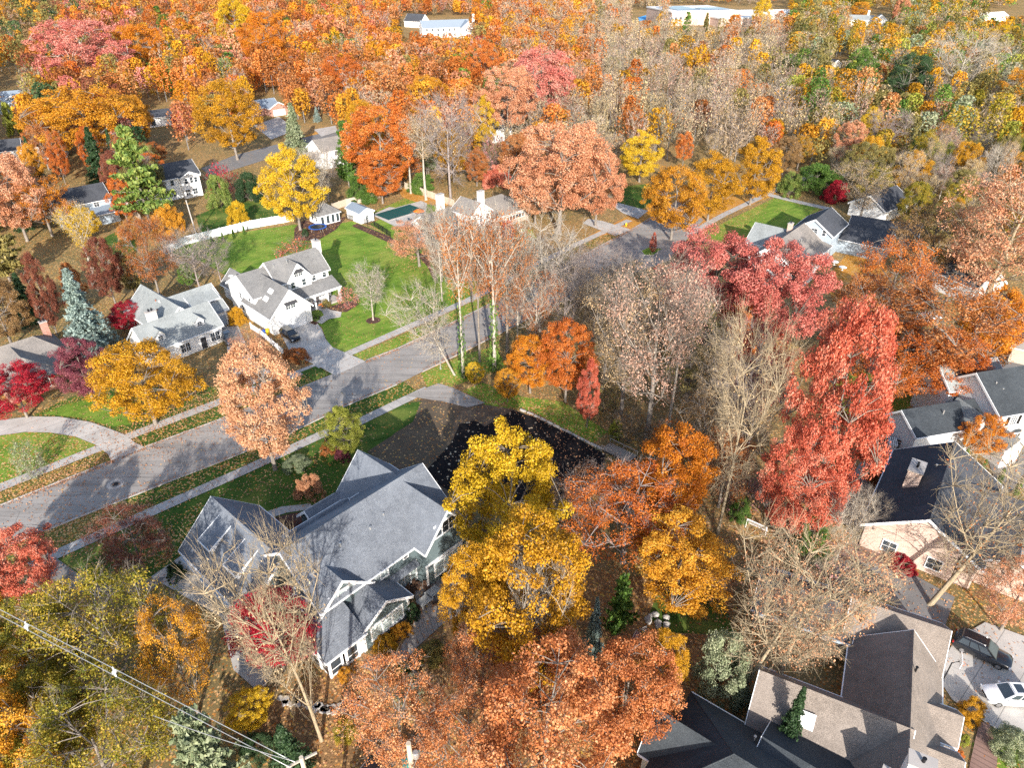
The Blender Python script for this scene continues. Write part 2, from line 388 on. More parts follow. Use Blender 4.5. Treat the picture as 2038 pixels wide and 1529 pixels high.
        o = b.build(name, frame or M_trim, s.o)
        g = MB(); g.box(-w/2+.005, w/2-.005, -.03, .03, .005, h-.005, M=M); g.build('pane', glass or M_glass, o)
        return o
    def door(s, d, c, a, z=0, w=1.0, h=2.1, mat=None, name='door', panels=(2, 3)):
        M = s._fm(d, c, a, z); b = MB(); mat = mat or M_trim
        b.box(-w/2, w/2, -.02, .05, 0, h, mat, M)
        for i in range(panels[0]):
            for j in range(panels[1]):
                pw, ph = w/panels[0], h/panels[1]
                b.box(-w/2+i*pw+.08*pw, -w/2+(i+1)*pw-.08*pw, .05, .075, j*ph+.1*ph, (j+1)*ph-.1*ph, mat, M)
        o = b.build(name, mat, s.o)
        f = MB()
        f.box(-w/2-.12, -w/2-.005, -.02, .09, 0, h+.12, M=M); f.box(w/2+.005, w/2+.12, -.02, .09, 0, h+.12, M=M); f.box(-w/2-.005, w/2+.005, -.02, .09, h+.005, h+.12, M=M)
        f.build('door_frame', M_trim, o); return o
    def chimney(s, u, v, z0, z1, a=.9, b_=.6, mat=None, pots=1):
        b = MB(); mat = mat or M_brick
        b.box(u-a/2, u+a/2, v-b_/2, v+b_/2, z0, z1, mat); b.box(u-a/2-.08, u+a/2+.08, v-b_/2-.08, v+b_/2+.08, z1+.001, z1+.16, M_kerb)
        o = b.build('chimney', None, s.o)
        p = MB()
        for k in range(pots):
            x = u+(k-(pots-1)/2)*.5; p.lathe([(.14, 0), (.12, .35), (.16, .36), (.16, .42)], 10, c=(x, v, z1+.16))
        p.build('chimney_pot', M_black, o); return o
    def vents(s, pts, mat=None):
        for (u, v, z) in pts:
            b = MB(); b.lathe([(.09, -.3), (.09, .3), (.13, .31), (.13, .37)], 8, c=(u, v, z)); b.build('roof_vent', mat or M_metal, s.o)
    def box(s, name, u0, u1, v0, v1, z0, z1, mat):
        b = MB(); b.box(u0, u1, v0, v1, z0, z1); return b.build(name, mat, s.o)
    def posts(s, pts, z0, z1, r=.12, mat=None, name='post'):
        for (u, v) in pts:
            b = MB(); b.box(u-r, u+r, v-r, v+r, z0, z1); b.box(u-r*1.4, u+r*1.4, v-r*1.4, v+r*1.4, z1-.2, z1-.02)
            b.build(name, mat or M_trim, s.o)

# --- the slate blue house in the foreground (u runs along the street, v towards it)
h = House('craftsman_house', at(660, 1352), 48, 'large slate blue house with many grey shingle gables and a glazed porch, in the foreground', wm=M_slate, rm=M_rblue)
h.wing(1.9, 19.6, 3.1, 13.6, 5.7, 9.75, rp=8.35)                                    # main body
h.wing(13.75, 19.75, 1.45, 8.3, 5.9, 9.35, 'v', eoh=.5)                             # rear cross gable
h.wing(14.0, 21.3, 9.0, 16.9, 4.4, 8.4, 'v')                                        # front cross gable
h.wing(-2.3, 6.7, 10.05, 23.2, 3.3, 7.5, 'v', rp=2.2)                               # garage wing
h.wing(1.5, 7.6, 3.2-.1, 8.3, 4.9, 7.6, 'v', rp=4.5)                                # rear upper gable
h.wing(4.2, 9.9, .05, 3.6, 3.15, 4.9, 'v', rp=7.05)                                 # sun room
h.wing(6.9, 14.1, 13.3, 15.4, 3.4, 5.7, rp=13.35, oh=.3)                            # front lower roof
h.wing(9.6, 14.2, 15.2, 18.6, 3.0, 4.6, oh=.35)                                     # front porch
h.wing(5.4, 12.5, 11.6, 14.9, 5.0, 6.4, oh=.3)                                      # front dormer return
b = MB(); b.shell([[(-.4, -.45, 2.95), (4.3, -.45, 2.95), (4.3, 3.1, 4.75), (-.4, 3.1, 4.75)]], .16); b.build('roof', M_rblue, h.o)   # screened porch lean-to
b = MB(); b.box(-.44, 4.3, -.56, -.455, 2.86, 3.06); b.box(-.52, -.41, -.45, 3.1, 2.9, 3.0); b.build('fascia', M_trim, h.o)
h.posts([(.08, .08), (1.45, .08), (2.0, .08), (3.4, .08), (4.05, .08), (.08, 1.6), (.08, 3.0)], 0, 2.9, .11)
for (u0, u1, v0, v1) in ((.2, 1.33, .05, .1), (2.12, 3.28, .05, .1), (.05, .1, .2, 1.48), (.05, .1, 1.72, 2.88)):
    b = MB(); b.box(u0, u1, v0, v1, .9, 1.0); b.box(u0, u1, v0, v1, .0, .25); o = b.build('porch_rail', M_trim, h.o)
    g = MB(); (g.box(u0, u1, v0+.01, v1-.01, 1.0, 2.75) if u1-u0 > .5 else g.box(u0+.01, u1-.01, v0, v1, 1.0, 2.75)); g.build('screen', M_glass, o)
    g = MB(); (g.box(u0, u1, v0+.01, v1-.01, .25, .9) if u1-u0 > .5 else g.box(u0+.01, u1-.01, v0, v1, .25, .9)); g.build('screen', M_glass, o)
h.box('porch_floor', .05, 4.2, .15, 3.05, -.05, .22, M_wood); h.box('porch_back_wall', .15, 4.2, 2.95, 3.07, .2, 4.5, M_slate)
h.door('-v', .03, 3.72, .2, .5, 2.1, M_trim, panels=(1, 2))
h.win('-v', .05, 7.05, .75, 3.9, 1.75, 1, 2, 3, M_glass2, .14, top=.4)
h.win('-v', 3.1, 4.4, 5.0, 2.9, 1.25, 1, 2, 3, M_glass2, .12)
h.win('-v', 1.45, 16.75, 6.3, 2.9, 1.55, 1, 2, 3, M_glass, .14)
h.win('-v', 1.45, 16.9, .9, 4.0, 1.9, 1, 2, 3, M_glass2, .14)
h.win('-v', 3.1, 9.0, 4.0, 1.9, 1.2, 1, 2, 2, M_glass2, .12); h.win('-v', 3.1, 12.4, 4.55, .55, .75, 1, 1, 1, M_glass, .12)
h.win('-v', 3.1, 11.9, .4, 3.3, 2.2, 1, 2, 4, M_glass2, .12, top=.4)
for q in ((13.6, 19.9, 1.33, 1.445, 3.15, 3.4), (10.0, 13.7, 2.9, 3.095, 3.1, 3.35), (13.62, 13.85, 1.32, 1.44, 0, 3.14), (19.65, 19.88, 1.32, 1.44, 0, 3.14), (4.08, 4.3, -.03, .045, 0, 3.1), (9.7, 9.95, -.03, .045, 0, 3.1)): h.box('trim_board', *q, M_trim)
b = MB(); b.shell([[(9.95, 2.3, 3.0), (13.6, 2.3, 3.0), (13.6, 3.05, 3.35), (9.95, 3.05, 3.35)]], .1); b.build('awning', M_rblue, h.o)
for v in (14.0, 17.4, 20.8): h.door('-u', -2.3, v, .05, 2.7, 2.3, M_trim, 'garage_door', (4, 4))
b = MB(); b.shell([[(-3.1, 12.2, 2.75), (-3.1, 22.8, 2.75), (-2.35, 22.8, 3.05), (-2.35, 12.2, 3.05)]], .08); b.build('awning', M_bluesd, h.o)
for vc in (14.3, 19.6):                                                             # wedge dormers on the garage roof
    b = MB(); b.shell([[(-1.3, vc-1.2, 5.35), (-1.3, vc+1.2, 5.35), (1.6, vc+1.2, 6.95), (1.6, vc-1.2, 6.95)]], .12); d_ = b.build('dormer', M_rblue, h.o)
    b = MB(); b.poly([(-1.05, vc-1.05, 4.4), (-1.05, vc+1.05, 4.4), (-1.05, vc+1.05, 5.5), (-1.05, vc-1.05, 5.5)])
    for q in (-1.05, 1.05): b.poly([(-1.05, vc+q, 4.4), (-1.05, vc+q, 5.48), (1.5, vc+q, 6.88)])
    b.build('dormer_wall', M_trim, d_)
    g = MB(); g.box(-1.1, -1.06, vc-.7, vc+.7, 4.6, 5.3); g.build('dormer_window', M_glass, d_)
    b = MB(); b.box(-1.38, -1.305, vc-1.27, vc+1.27, 5.28, 5.5)
    for q in (-1.27, 1.205):
        p = [(-1.3, vc+q, 5.3), (1.6, vc+q, 6.9), (1.6, vc+q, 7.1), (-1.3, vc+q, 5.5)]; p2 = [(x, y+.065, z) for x, y, z in p]
        b.poly(p); b.poly(p2[::-1]); [b.poly([p[i], p2[i], p2[(i+1) % 4], p[(i+1) % 4]]) for i in range(4)]
    b.build('dormer_trim', M_trim, d_)
h.win('-v', 10.05, 2.6, 4.6, .9, 1.0, 1, 1, 1, M_glass); h.win('-u', 1.9, 5.2, 4.3, .9, 1.1, 1, 2); h.win('-u', 1.9, 7.8, 4.3, .9, 1.1, 1, 2)
h.vents([(10.5, 6.0, 8.1), (6.9, 6.2, 8.3), (12.6, 6.4, 8.3)])
h.box('bulkhead', 9.95, 13.6, 2.96, 3.08, .0, .38, M_dkgrey)

# --- white two storey house with the garage facing the street
h = House('white_farmhouse', at(480, 625), 45, 'white two storey house with grey roof, porch and garage, beside the big lawn', wm=M_white, rm=M_rgrey)
h.wing(5.6, 16.2, -5.6, 1.8, 6.1, 9.2, rp=-2.2)
h.wing(.3, 5.9, -6.3, 3.4, 5.3, 8.1, rp=-1.5)
h.wing(.1, 7.9, -12.2, -2.2, 3.6, 7.5, 'v', rp=4.2)
h.wing(7.3, 12.1, -6.1, -2.0, 6.1, 9.0, 'v', oh=.25)
h.wing(1.5, 6.0, 3.2, 9.2, 3.0, 5.2, 'v')
b = MB(); b.shell([[(7.8, -8.55, 3.0), (16.9, -8.55, 3.0), (16.9, -5.55, 4.35), (7.8, -5.55, 4.35)]], .16); b.build('roof', M_rgrey, h.o)
b = MB(); b.box(7.9, 16.95, -8.67, -8.56, 2.92, 3.12); b.box(8.0, 16.6, -8.45, -8.2, 2.6, 2.9); b.build('fascia', M_trim, h.o)
h.posts([(8.2, -8.3), (11.0, -8.3), (13.7, -8.3), (16.5, -8.3)], 0, 2.9, .2); h.box('porch_floor', 8.0, 16.7, -8.4, -5.65, -.05, .3, M_kerb)
h.chimney(16.75, -1.7, 0, 10.4, .95, 1.7, M_whbrick)
h.door('-v', -12.2, 4.0, 0, 5.0, 2.3, M_trim, 'garage_door', (8, 4)); h.door('-v', -5.6, 12.2, .3, 1.1, 2.1, M_black)
b = MB(); b.shell([[(2.9, -12.75, 4.95), (5.3, -12.75, 4.95), (5.3, -12.22, 5.3), (2.9, -12.22, 5.3)]], .08); b.build('awning', M_dkgrey, h.o)
b = MB(); b.shell([[(8.6, -6.65, 7.5), (10.8, -6.65, 7.5), (10.8, -6.12, 7.85), (8.6, -6.12, 7.85)]], .08); b.build('awning', M_dkgrey, h.o)
h.win('-v', -12.2, 4.1, 4.0, 1.9, .85, 2, 2, 2); h.win('-v', -6.1, 9.7, 6.6, 1.7, .8, 2, 2, 2)
for u in (8.3, 10.6, 13.0, 15.3): h.win('-v', -6.1 if u < 12 else -5.6, u, 4.55, .8, 1.2, 1, 2)
for u in (9.4, 14.2): h.win('-v', -5.6, u, .9, 1.4, 1.5, 2, 2)
for v in (-4.5, -1.0): h.win('-u', .3, v, 3.4, .8, 1.3); h.win('-u', .3, v, .9, .8, 1.3)
for a in (1.35, 2.5):                                                               # roof windows
    b = MB(); z = 3.6+(a+.0-.1)*.951; sl_ = 3.9/4.1
    b.shell([[(a, -8.9, 3.72+a*sl_), (a+.62, -8.9, 3.72+(a+.62)*sl_), (a+.62, -7.5, 3.72+(a+.62)*sl_), (a, -7.5, 3.72+a*sl_)]], .1); b.build('skylight', M_trim, h.o)
h.vents([(9.0, -4.0, 9.0), (6.6, -3.2, 8.6)])
b = MB(); b.lathe([(.05, 0), (.42, .1), (.45, .16)], 14, c=(.7, 2.6, 6.6)); b.tube([(.7, 2.6, 5.9), (.7, 2.6, 6.7)], .03, 5); b.build('satellite_dish', M_trim, h.o)

# --- pale grey roofed house left of it
h = House('white_cape_house', at(270, 700), 49, 'white house with pale grey roof, two small front dormers and a stone chimney', wm=M_white, rm=M_rlgrey)
h.wing(-.6, 12.0, -8.0, -1.0, 3.2, 6.3, rp=-4.6, oh=.3)
h.wing(3.6, 10.6, -4.0, 9.2, 3.6, 7.0, 'v', rp=7.4)
h.wing(7.0, 16.0, -2.8, 5.6, 3.3, 6.6, rp=1.5)
h.wing(10.9, 15.6, -1.4, 2.2, 5.0, 6.35, rp=1.6, oh=.25)
for uc in (2.0, 8.8):
    h.wing(uc-.8, uc+.8, -7.3, -4.6, 4.9, 5.7, 'v', oh=.12, eoh=.15, base=3.6, trim=False); h.win('-v', -7.3, uc, 4.0, .75, .85, 2, 3, trim=.06)
h.win('-v', -1.4, 13.2, 3.8, 3.4, 1.0, 2, 2, 4); h.door('-v', -2.8, 13.4, 0, 4.4, 2.2, M_bluesd, 'garage_door', (6, 4))
h.door('-v', -8.0, 8.4, .1, 1.0, 2.1, M_dkgrey); h.win('-v', -8.0, 10.6, .8, 1.6, 1.5, 2, 2, 2); h.win('-v', -8.0, 5.2, .8, 1.6, 1.5, 2, 2, 2); h.win('-v', -8.0, 1.5, .8, 1.6, 1.5, 2, 2, 2)
for v in (0.5, 3.5, 6.5): h.win('-u', 3.6, v, .8, .9, 1.5)
h.win('-u', -.6, -5.6, .9, .9, 1.4); h.win('-u', -.6, -2.8, .9, .9, 1.4)
h.chimney(3.1, -3.1, 3, 7.4, 1.5, .9, M_whbrick, 2); h.vents([(6.5, 2.5, 6.3), (5.6, .6, 5.4)], M_terr)
b = MB(); b.shell([[(10.8, -3.5, 3.0), (16.2, -3.5, 3.0), (16.2, -2.8, 3.3), (10.8, -2.8, 3.3)]], .1); b.build('awning', M_rblue, h.o)

# --- ranch at the left edge
h = House('ranch_house', at(130, 740), 47, 'low ranch house with weathered tan hip roof and a brick chimney, at the left edge', wm=M_brick, rm=M_rtan)
h.wing(-24, 1.6, .6, 9.0, 2.8, 5.2, h1=3.2, oh=.6); h.wing(-9, -1.2, -4.4, 5.0, 2.8, 4.9, 'v', h0=3.6, oh=.6)
h.chimney(.9, 7.2, 2.5, 6.2, 1.0, .8, M_brick, 2); h.win('-v', -4.4, -4.5, .8, 2.4, 1.4, 2, 2, 3); h.win('+u', 1.6, 3.2, .8, 1.5, 1.3)

# --- white house with the swimming pool
h = House('white_pool_house', at(950, 470), 46, 'white brick house with two tall white chimneys, next to the swimming pool', wm=M_wbrick, rm=M_rtan)
h.wing(3.4, 17.5, -.2, 10.0, 3.2, 6.0, h1=4.5, oh=.5, wm=M_pbrick)
h.wing(-3.0, 3.4, -1.2, 5.2, 6.0, 8.2, 'v', wm=M_wbrick)
h.wing(-11.5, -3.0, 2.2, 9.5, 3.8, 6.2, rp=6)
h.wing(-8.6, -5.4, .2, 6, 3.4, 5.0, 'v', oh=.2)
h.chimney(1.0, -.4, 4, 10.6, 1.5, .9, M_wbrick, 0); h.chimney(-5.0, 7.0, 3, 9.6, 1.7, 1.0, M_wbrick, 0)
for u in (-1.8, .2, 2.2): h.win('-v', -1.2, u, 3.8, .8, 1.5, 2, 3); h.win('-v', -1.2, u, .8, .8, 1.6, 2, 3)
h.win('-v', -.2, 12.8, 1.2, 6.4, 1.0, 1, 1, 6); h.win('-v', .2, -7, 1.0, 1.4, 1.5, 2, 2); h.win('-v', 2.2, -10.2, .9, 1.4, 1.4, 2, 2); h.win('+u', 3.4, .6, 3.8, .9, 1.4)

# --- garden pavilion and pool shed
h = House('garden_pavilion', at(640, 455), 43, 'small white garden pavilion with grey hip roof behind the trampoline', 'pavilion', wm=M_trim, rm=M_rgrey)
h.wing(.6, 6.2, 1.6, 6.6, 2.6, 4.3, h0=2.2, h1=2.2, oh=.35)
for u in (1.4, 2.9, 4.3, 5.6): h.win('-v', 1.6, u, .25, .8, 1.9, 1, 1)
for v in (3.0, 5.0): h.win('-u', .6, v, .9, .8, 1.1)
h = House('pool_shed', at(715, 445), 43, 'small white shed with blue grey roof at the end of the pool lawn', 'shed', wm=M_white, rm=M_bluemet)
h.wing(.1, 4.0, -.6, 5.6, 2.6, 3.5, 'v', oh=.25, eoh=.25); h.door('-u', .1, 2.0, 0, 1.4, 2.0, M_trim); h.win('-v', -.6, 2.0, .9, .8, .8)

# --- right side: charcoal roof with the broad brick chimney (u runs down the ridge towards the camera)
h = House('brick_house', at(1902, 888), -126, 'brick house with charcoal roof and broad pink brick chimney, right of the red oak', wm=M_pbrick, rm=M_rdark)
h.wing(11.6, 28.0, -6.1, 5.2, 3.5, 7.1, rp=-.6, oh=.5); h.wing(13.5, 20.0, 0, 11.2, 3.2, 5.6, 'v', oh=.5)
h.chimney(19.9, -3.4, 3, 7.6, 2.6, 1.5, M_pbrick, 2); h.win('+u', 28.0, -3.2, .8, 1.4, 1.4, 2, 2); h.win('+u', 28.0, 1.4, .8, 1.4, 1.4, 2, 2); h.vents([(17, -1.6, 6.6)])
h.wing(17.0, 26.5, 4.0, 12.5, 3.0, 4.9, rm=M_rtan, oh=.5)

# --- right side: white house of several gables
h = House('white_shuttered_house', at(1818, 895), 14, 'white house with dark shutters and black and grey gable roofs, at the right edge', wm=M_white, rm=M_rblack)
h.wing(-2.2, 9.4, -1.6, 3.6, 3.9, 5.7, rp=1.7); h.wing(9.2, 26, -2.6, 6.5, 6.1, 9.4, rp=2.6)
h.wing(5.9, 8.0, -2.2, 2.0, 4.4, 5.9, 'v', rm=M_rlgrey, trim=False)
h.wing(7.4, 16.6, 4.2, 9.8, 6.2, 8.3, rm=M_rlgrey)
h.wing(8.0, 10.6, -6.2, -2.2, 3.4, 4.6, 'v', rm=M_rlgrey)
for u in (12.0, 17.5):
    h.win('-v', -2.6, u, 4.0, 1.0, 1.5, 3, 4)
    for q in (-.95, .95):
        o = h.box('shutter', u+q-.25, u+q+.25, -2.66, -2.61, 3.95, 5.5, M_black)
h.win('-v', -2.6, 13.4, .9, 1.9, 1.3, 4, 2)
b = MB(); b.poly([(13.4+1.05*math.cos(a*math.pi/10), -2.64, 2.3+.75*math.sin(a*math.pi/10)) for a in range(11)]); b.build('fanlight', M_glass, h.o)
for u in (8.9, 11.6): h.win('-v', 4.2, u, 4.0, .9, 1.3)
h.vents([(11, 1, 8.4), (11.6, .2, 7.8), (3.2, .4, 5.4)])
h = House('garden_shed', at(1790, 882), -22, 'small pale blue shed with rounded roof beside the white shuttered house', 'shed', wm=M_bluesd, rm=M_rtan)
h.wing(-1.4, 3.3, -.2, 3.4, 2.6, 3.5, oh=.15, eoh=.15); h.door('-v', -.2, 1.0, 0, 1.2, 1.9, M_trim)
h = House('grey_hip_house', at(2035, 770), -30, 'house with pale grey hip roof behind the orange maple at the right edge', wm=M_tansd, rm=M_rtan)
h.wing(-2, 14, 8, 20, 3.0, 6.6, h0=5, h1=5, oh=.5)

# --- bottom right: brown roofed house
h = House('brown_roofed_house', at(1885, 1262), -27, 'sprawling house with brown shingle roofs beside the driveway with two cars', wm=M_tansd, rm=M_rbrown)
h.wing(-9.5, -1.6, -8.0, -2.0, 2.8, 5.3, rp=-5.2, oh=.4)                            # garage wing
h.wing(-8.8, -1.6, -26, -7.9, 2.8, 6.2, 'v', rp=-4.6, oh=.4)                         # long body
h.wing(-16.0, -4.6, -21.5, -15.2, 3.0, 6.2, rp=-18.3, oh=.4)                          # rear wing
h.wing(-4.0, -.5, -15.2, -11.9, 2.9, 4.3, oh=.3); h.wing(-4.0, -.5, -19.6, -16.2, 2.9, 4.3, oh=.3)
h.wing(-18.0, -9.3, -8.2, -2.4, 2.8, 4.4, rm=M_rdark, oh=.3)
h.door('+u', -1.6, -5.0, 0, 4.4, 2.2, M_trim, 'garage_door', (6, 4)); h.win('+u', -.5, -13.5, 1.6, 1.2, 1.2); h.win('+u', -.5, -17.9, 1.6, 1.2, 1.2)
b = MB(); b.shell([[(-12.5, -20.6, 4.35), (-11.3, -20.6, 4.35), (-11.3, -19.7, 5.25), (-12.5, -19.7, 5.25)]], .1); o = b.build('skylight', M_trim, h.o)
g = MB(); g.shell([[(-12.38, -20.5, 4.48), (-11.42, -20.5, 4.48), (-11.42, -19.8, 5.18), (-12.38, -19.8, 5.18)]], .02); g.build('pane', M_glass, o)
h.vents([(-4.3, -12, 6.3)], M_black); h.chimney(-4.2, -22.5, 4, 8.4, 1.8, 1.2, M_trim, 1)
b = MB(); b.box(-18.0, -9.3, -1.98, -1.85, 2.75, 3.0); b.box(-18, -9.3, -8.75, -8.62, 2.6, 2.9); b.build('gutter', M_bluesd, h.o)
# --- bottom: charcoal hip roof
h = House('dark_hip_house', at(1380, 1400), -37, 'house with charcoal blue hip roof and white gutters at the bottom edge', wm=M_cream, rm=M_rblack)
h.wing(.2, 12.2, -13.0, -1.5, 3.0, 7.2, 'u', h0=5.4, h1=2, oh=.35); h.wing(7.0, 18.0, -7.0, .6, 3.2, 5.2, oh=.35)
h.wing(-.9, 4.2, -8.6, -4.6, 3.0, 6.0, oh=.3, rm=M_rblack)
h.chimney(15.8, -1.4, 3, 6.6, 1.6, 1.2, M_trim, 1); h.vents([(6.2, -3.4, 4.9)], M_metal)

# --- houses of the side street, right of the big pink oak
h = House('tan_roofed_house', at(1610, 545), 50, 'white house with grey tan gables and a sun room, right of the big pink oaks', wm=M_white, rm=M_rtan)
h.wing(-8.5, 9.0, .6, 10.6, 3.4, 7.1, rp=6); h.wing(-9, -1.5, -1.6, 6.0, 3.0, 5.5, 'v'); h.wing(0, 9.5, -.4, 6, 3.4, 5.2, rp=5.9, roof=True, oh=.3)
h.wing(1.5, 9.0, 7, 15, 3.2, 6.2, 'v', rm=M_rlgrey); h.wing(-12, -7, 2, 9.5, 3, 5.4, 'u')
for u in (2.2, 4.2, 6.2, 8.0): h.win('-v', -.4, u, .5, 1.3, 1.9, 1, 2)
for v in (1, 3, 5): h.win('+u', 9.5, v, .5, 1.2, 1.9, 1, 2)
b = MB(); b.poly([(-6.1, -1.65, 2.2), (-4.4, -1.65, 2.2), (-4.4, -1.65, 3.2), (-5.25, -1.65, 4.0), (-6.1, -1.65, 3.2)]); b.build('gable_window', M_glass, h.o)
h.chimney(4.6, 7.4, 5, 8.0, 1.2, .8, M_pbrick, 1); h.vents([(1, 3.8, 6.0), (1.8, 3.6, 5.9)])
h = House('grey_blue_house', at(1650, 490), -38, 'grey blue house with charcoal gable roof behind the tan roofed house', wm=M_bluesd, rm=M_rdark)
h.wing(-6.0, 2.2, -9, 1.0, 5.6, 8.3, 'v'); h.wing(1.9, 12, -2.5, 5.5, 3.2, 5.2, oh=.4)
for v in (-6.4, -4.2, -3.4, -1.4): pass
for u in (-4.2, -2.2, -1.4, .4): h.win('-v', -9, u, 5.2, .7, 1.2)
for u in (-4, -.5): h.win('-v', -9, u, 1.0, .9, 1.3)
h = House('low_dark_house', at(1775, 500), -30, 'low house with charcoal roof under the brown oaks', wm=M_greysd, rm=M_rdark)
h.wing(-10, 4, 0, 8, 3.0, 5.3); h.win('-v', 0, -4, .8, 1.6, 1.4); h.win('-v', 0, .5, .8, 1.6, 1.4)
h = House('hidden_white_house', at(1800, 425), 40, 'white house with dark roof half hidden by tan trees, far right', wm=M_white, rm=M_rdark)
h.wing(-12, 1, 0, 9, 3.2, 5.9, 'u'); h.win('-v', 0, -4, .9, 2.2, 1.4, 2, 2, 2); h.win('+u', 1, 4, .9, 1.2, 1.4)
h = House('white_barn_garage', at(1950, 600), 22, 'white barn like garage with black and grey gable roof by the leaning oak', 'garage', wm=M_white, rm=M_rdark)
h.wing(-3.6, 4.2, -.6, 8.4, 3.6, 6.6, 'v', oh=.3)
for u in (.4, 3.0): h.win('-v', -.6, u, 1.0, .8, 1.0, 2, 2)

# --- houses left and beyond
h = House('blue_white_house', at(190, 440), 42, 'pale blue white two storey house with black roof, behind the yellow tree at left', wm=M_bluesd, rm=M_rdark)
h.wing(-7.5, 4.5, -1, 7.5, 5.2, 7.9); h.wing(-2, 4.8, -4.2, -.6, 2.6, 3.6, rp=-.7, rm=M_bluemet)
for u in (-4.5, 1.2): h.win('-v', -1, u, 3.7, 1.2, 1.3, 2, 2)
h.win('+u', 4.5, 3, 3.6, 1.0, 1.3)
h = House('white_gabled_house', at(368, 398), 44, 'white two storey house with black roof and bay windows, right of the tall pine', wm=M_white, rm=M_rdark)
h.wing(-6.5, 6.0, 2, 9.5, 5.8, 8.6); h.wing(.5, 5.5, .8, 4, 5.6, 6.8, 'v', oh=.25); h.wing(-16, -6.5, 0, 8, 3.2, 5.6)
for u in (1.8, 3.2, 4.4): h.win('-v', .8, u, 3.9, .8, 1.3)
for u in (1.6, 3.6): h.win('-v', .8, u, .8, 1.2, 1.5, 2, 2)
for u in (-4.5, -1.5): h.win('-v', 2, u, 3.8, .9, 1.3); h.win('-v', 2, u, .9, .9, 1.4)
h = House('white_saltbox_house', at(645, 338), 43, 'tall white house with tan grey roof behind the yellow maple', wm=M_white, rm=M_rtan)
h.wing(.0, 10.0, 0, 8.5, 5.3, 7.9); h.wing(-9, 0, 2, 8, 2.8, 4.5)
for v in (2.2, 5.6): h.win('-u', 0, v, 3.6, .9, 1.4); h.win('-u', 0, v, .9, .9, 1.4)
for u in (4.8, 7.2): h.win('-v', 0, u, 1.0, 1.0, 1.3, 2, 2); h.win('-v', 0, u, 3.6, 1.0, 1.2, 2, 2)
h = House('brick_garage_house', at(545, 228), 40, 'brick house with blue grey roof and white garage door, beyond the golden street maple', wm=M_brick, rm=M_bluemet)
h.wing(-12, 3, 1, 9, 3.0, 5.2); h.wing(-2.5, 5.0, -3.0, 5, 3.0, 5.0, 'v'); h.door('-v', -3, 1.2, 0, 4.6, 2.2, M_trim, 'garage_door', (6, 4))
h = House('flat_modern_house', at(330, 250), 35, 'white mid century house with low black roof beside the red bush', wm=M_white, rm=M_rdark)
h.wing(-13, 6, 0, 9, 3.6, 5.0, oh=.9)
for u in (-10, -7, -4, 3): h.win('-v', 0, u, .5, 1.6, 2.2, 1, 1)
h = House('steel_blue_house', at(28, 225), 30, 'steel blue house with grey roof and a dormer, at the upper left edge', wm=M_greysd, rm=M_bluemet)
h.wing(-12, 9, 0, 10, 4.0, 7.5); h.wing(-1, 4, 1.0, 5, 5.3, 6.6, 'v', oh=.2, base=4); h.win('-v', 1.0, 1.5, 4.6, 2.6, 1.0, 1, 1, 2); h.win('-v', 0, -6, 1, 1.4, 1.4)
h = House('white_corner_house', at(10, 330), 25, 'white house with black roof cut by the left edge', wm=M_white, rm=M_rdark)
h.wing(-12, 5.5, 0, 8, 4.4, 6.8); h.win('-v', 0, 2, 1, 1.4, 1.4); h.wing(5.5, 17, 3, 9, 2.6, 3.2, rm=M_flat)
h = House('white_ridge_house', at(600, 158), 30, 'white gabled house with grey roof mostly hidden among orange oaks', wm=M_white, rm=M_rlgrey)
h.wing(-12, 4, 0, 9, 5.0, 8.0); h.wing(4, 16, -2, 6, 5.2, 8.2, 'u', rm=M_white); h.chimney(15, 2, 5, 11, 1, 1, M_wbrick); h.win('-v', -2, 10, 3, 1.4, 1.4); h.win('-v', -2, 7, 3, 1.4, 1.4)
h = House('white_manor_house', at(892, 74), 18, 'long white house with slate roof and end chimney, far back in the orange trees', wm=M_white, rm=M_bluemet)
h.wing(-18, 16, 0, 11, 6.4, 10.6); h.wing(9, 19, -5, 5, 6.4, 10.2, 'v'); h.chimney(19.6, 4, 3, 14, 1.6, 1.6, M_wbrick)
for u in (-15, -11, -7, -3, 1, 5): h.win('-v', 0, u, 4.2, 1.4, 1.6); h.win('-v', 0, u, .9, 1.4, 1.8)
for u in (12, 16): h.win('-v', -5, u, 4, 1.2, 1.6)
h = House('small_dark_roof_house', at(822, 54), -28, 'small house with black and white roof left of the long white house', wm=M_white, rm=M_rdark)
h.wing(-8, 8, 0, 11, 4.4, 9)
h = House('white_a_frame_house', at(985, 285), 48, 'narrow white gabled house seen between two tall trunks', wm=M_white, rm=M_rdark)
h.wing(0, 9, 0, 7, 4.6, 8.0, 'u'); h.win('-u', 0, 3.5, 3.4, 1.2, 1.4)
h = House('school_building', at(1385, 50), 14, 'long low brick school with white flat roofs and blue solar panels, far at the top', 'school', wm=M_pbrick, rm=M_flat)
def flat(hh, u0, u1, v0, v1, z, wm=None, rm=None):
    b = MB(); b.box(u0, u1, v0, v1, -.1, z); b.build('wall', wm or hh.wm, hh.o)
    b = MB(); b.box(u0-.4, u1+.4, v0-.4, v1+.4, z+.003, z+.9); b.build('roof', rm or M_flat, hh.o)
flat(h, -22, 34, 0, 50, 9.5); flat(h, 12, 46, -16, -.6, 5.5); flat(h, 36, 66, 5, 30, 7)
for (u0, u1, v0, v1) in ((-14, 6, 8, 42), (9, 31, 6, 24)): h.box('solar_array', u0, u1, v0, v1, 10.45, 10.8, M_solar)
for u in (-22, -18, -14, 20, 24): h.win('-v', 0, u, 4.5, 2.4, 1.8)
for u in (18, 26, 34, 41): h.win('-v', -16, u, 1.5, 4, 1.6, 2, 1)
h = House('white_far_house', at(1718, 52), -22, 'white house with pale roof and chimney among tan trees, far upper right', wm=M_white, rm=M_rlgrey)
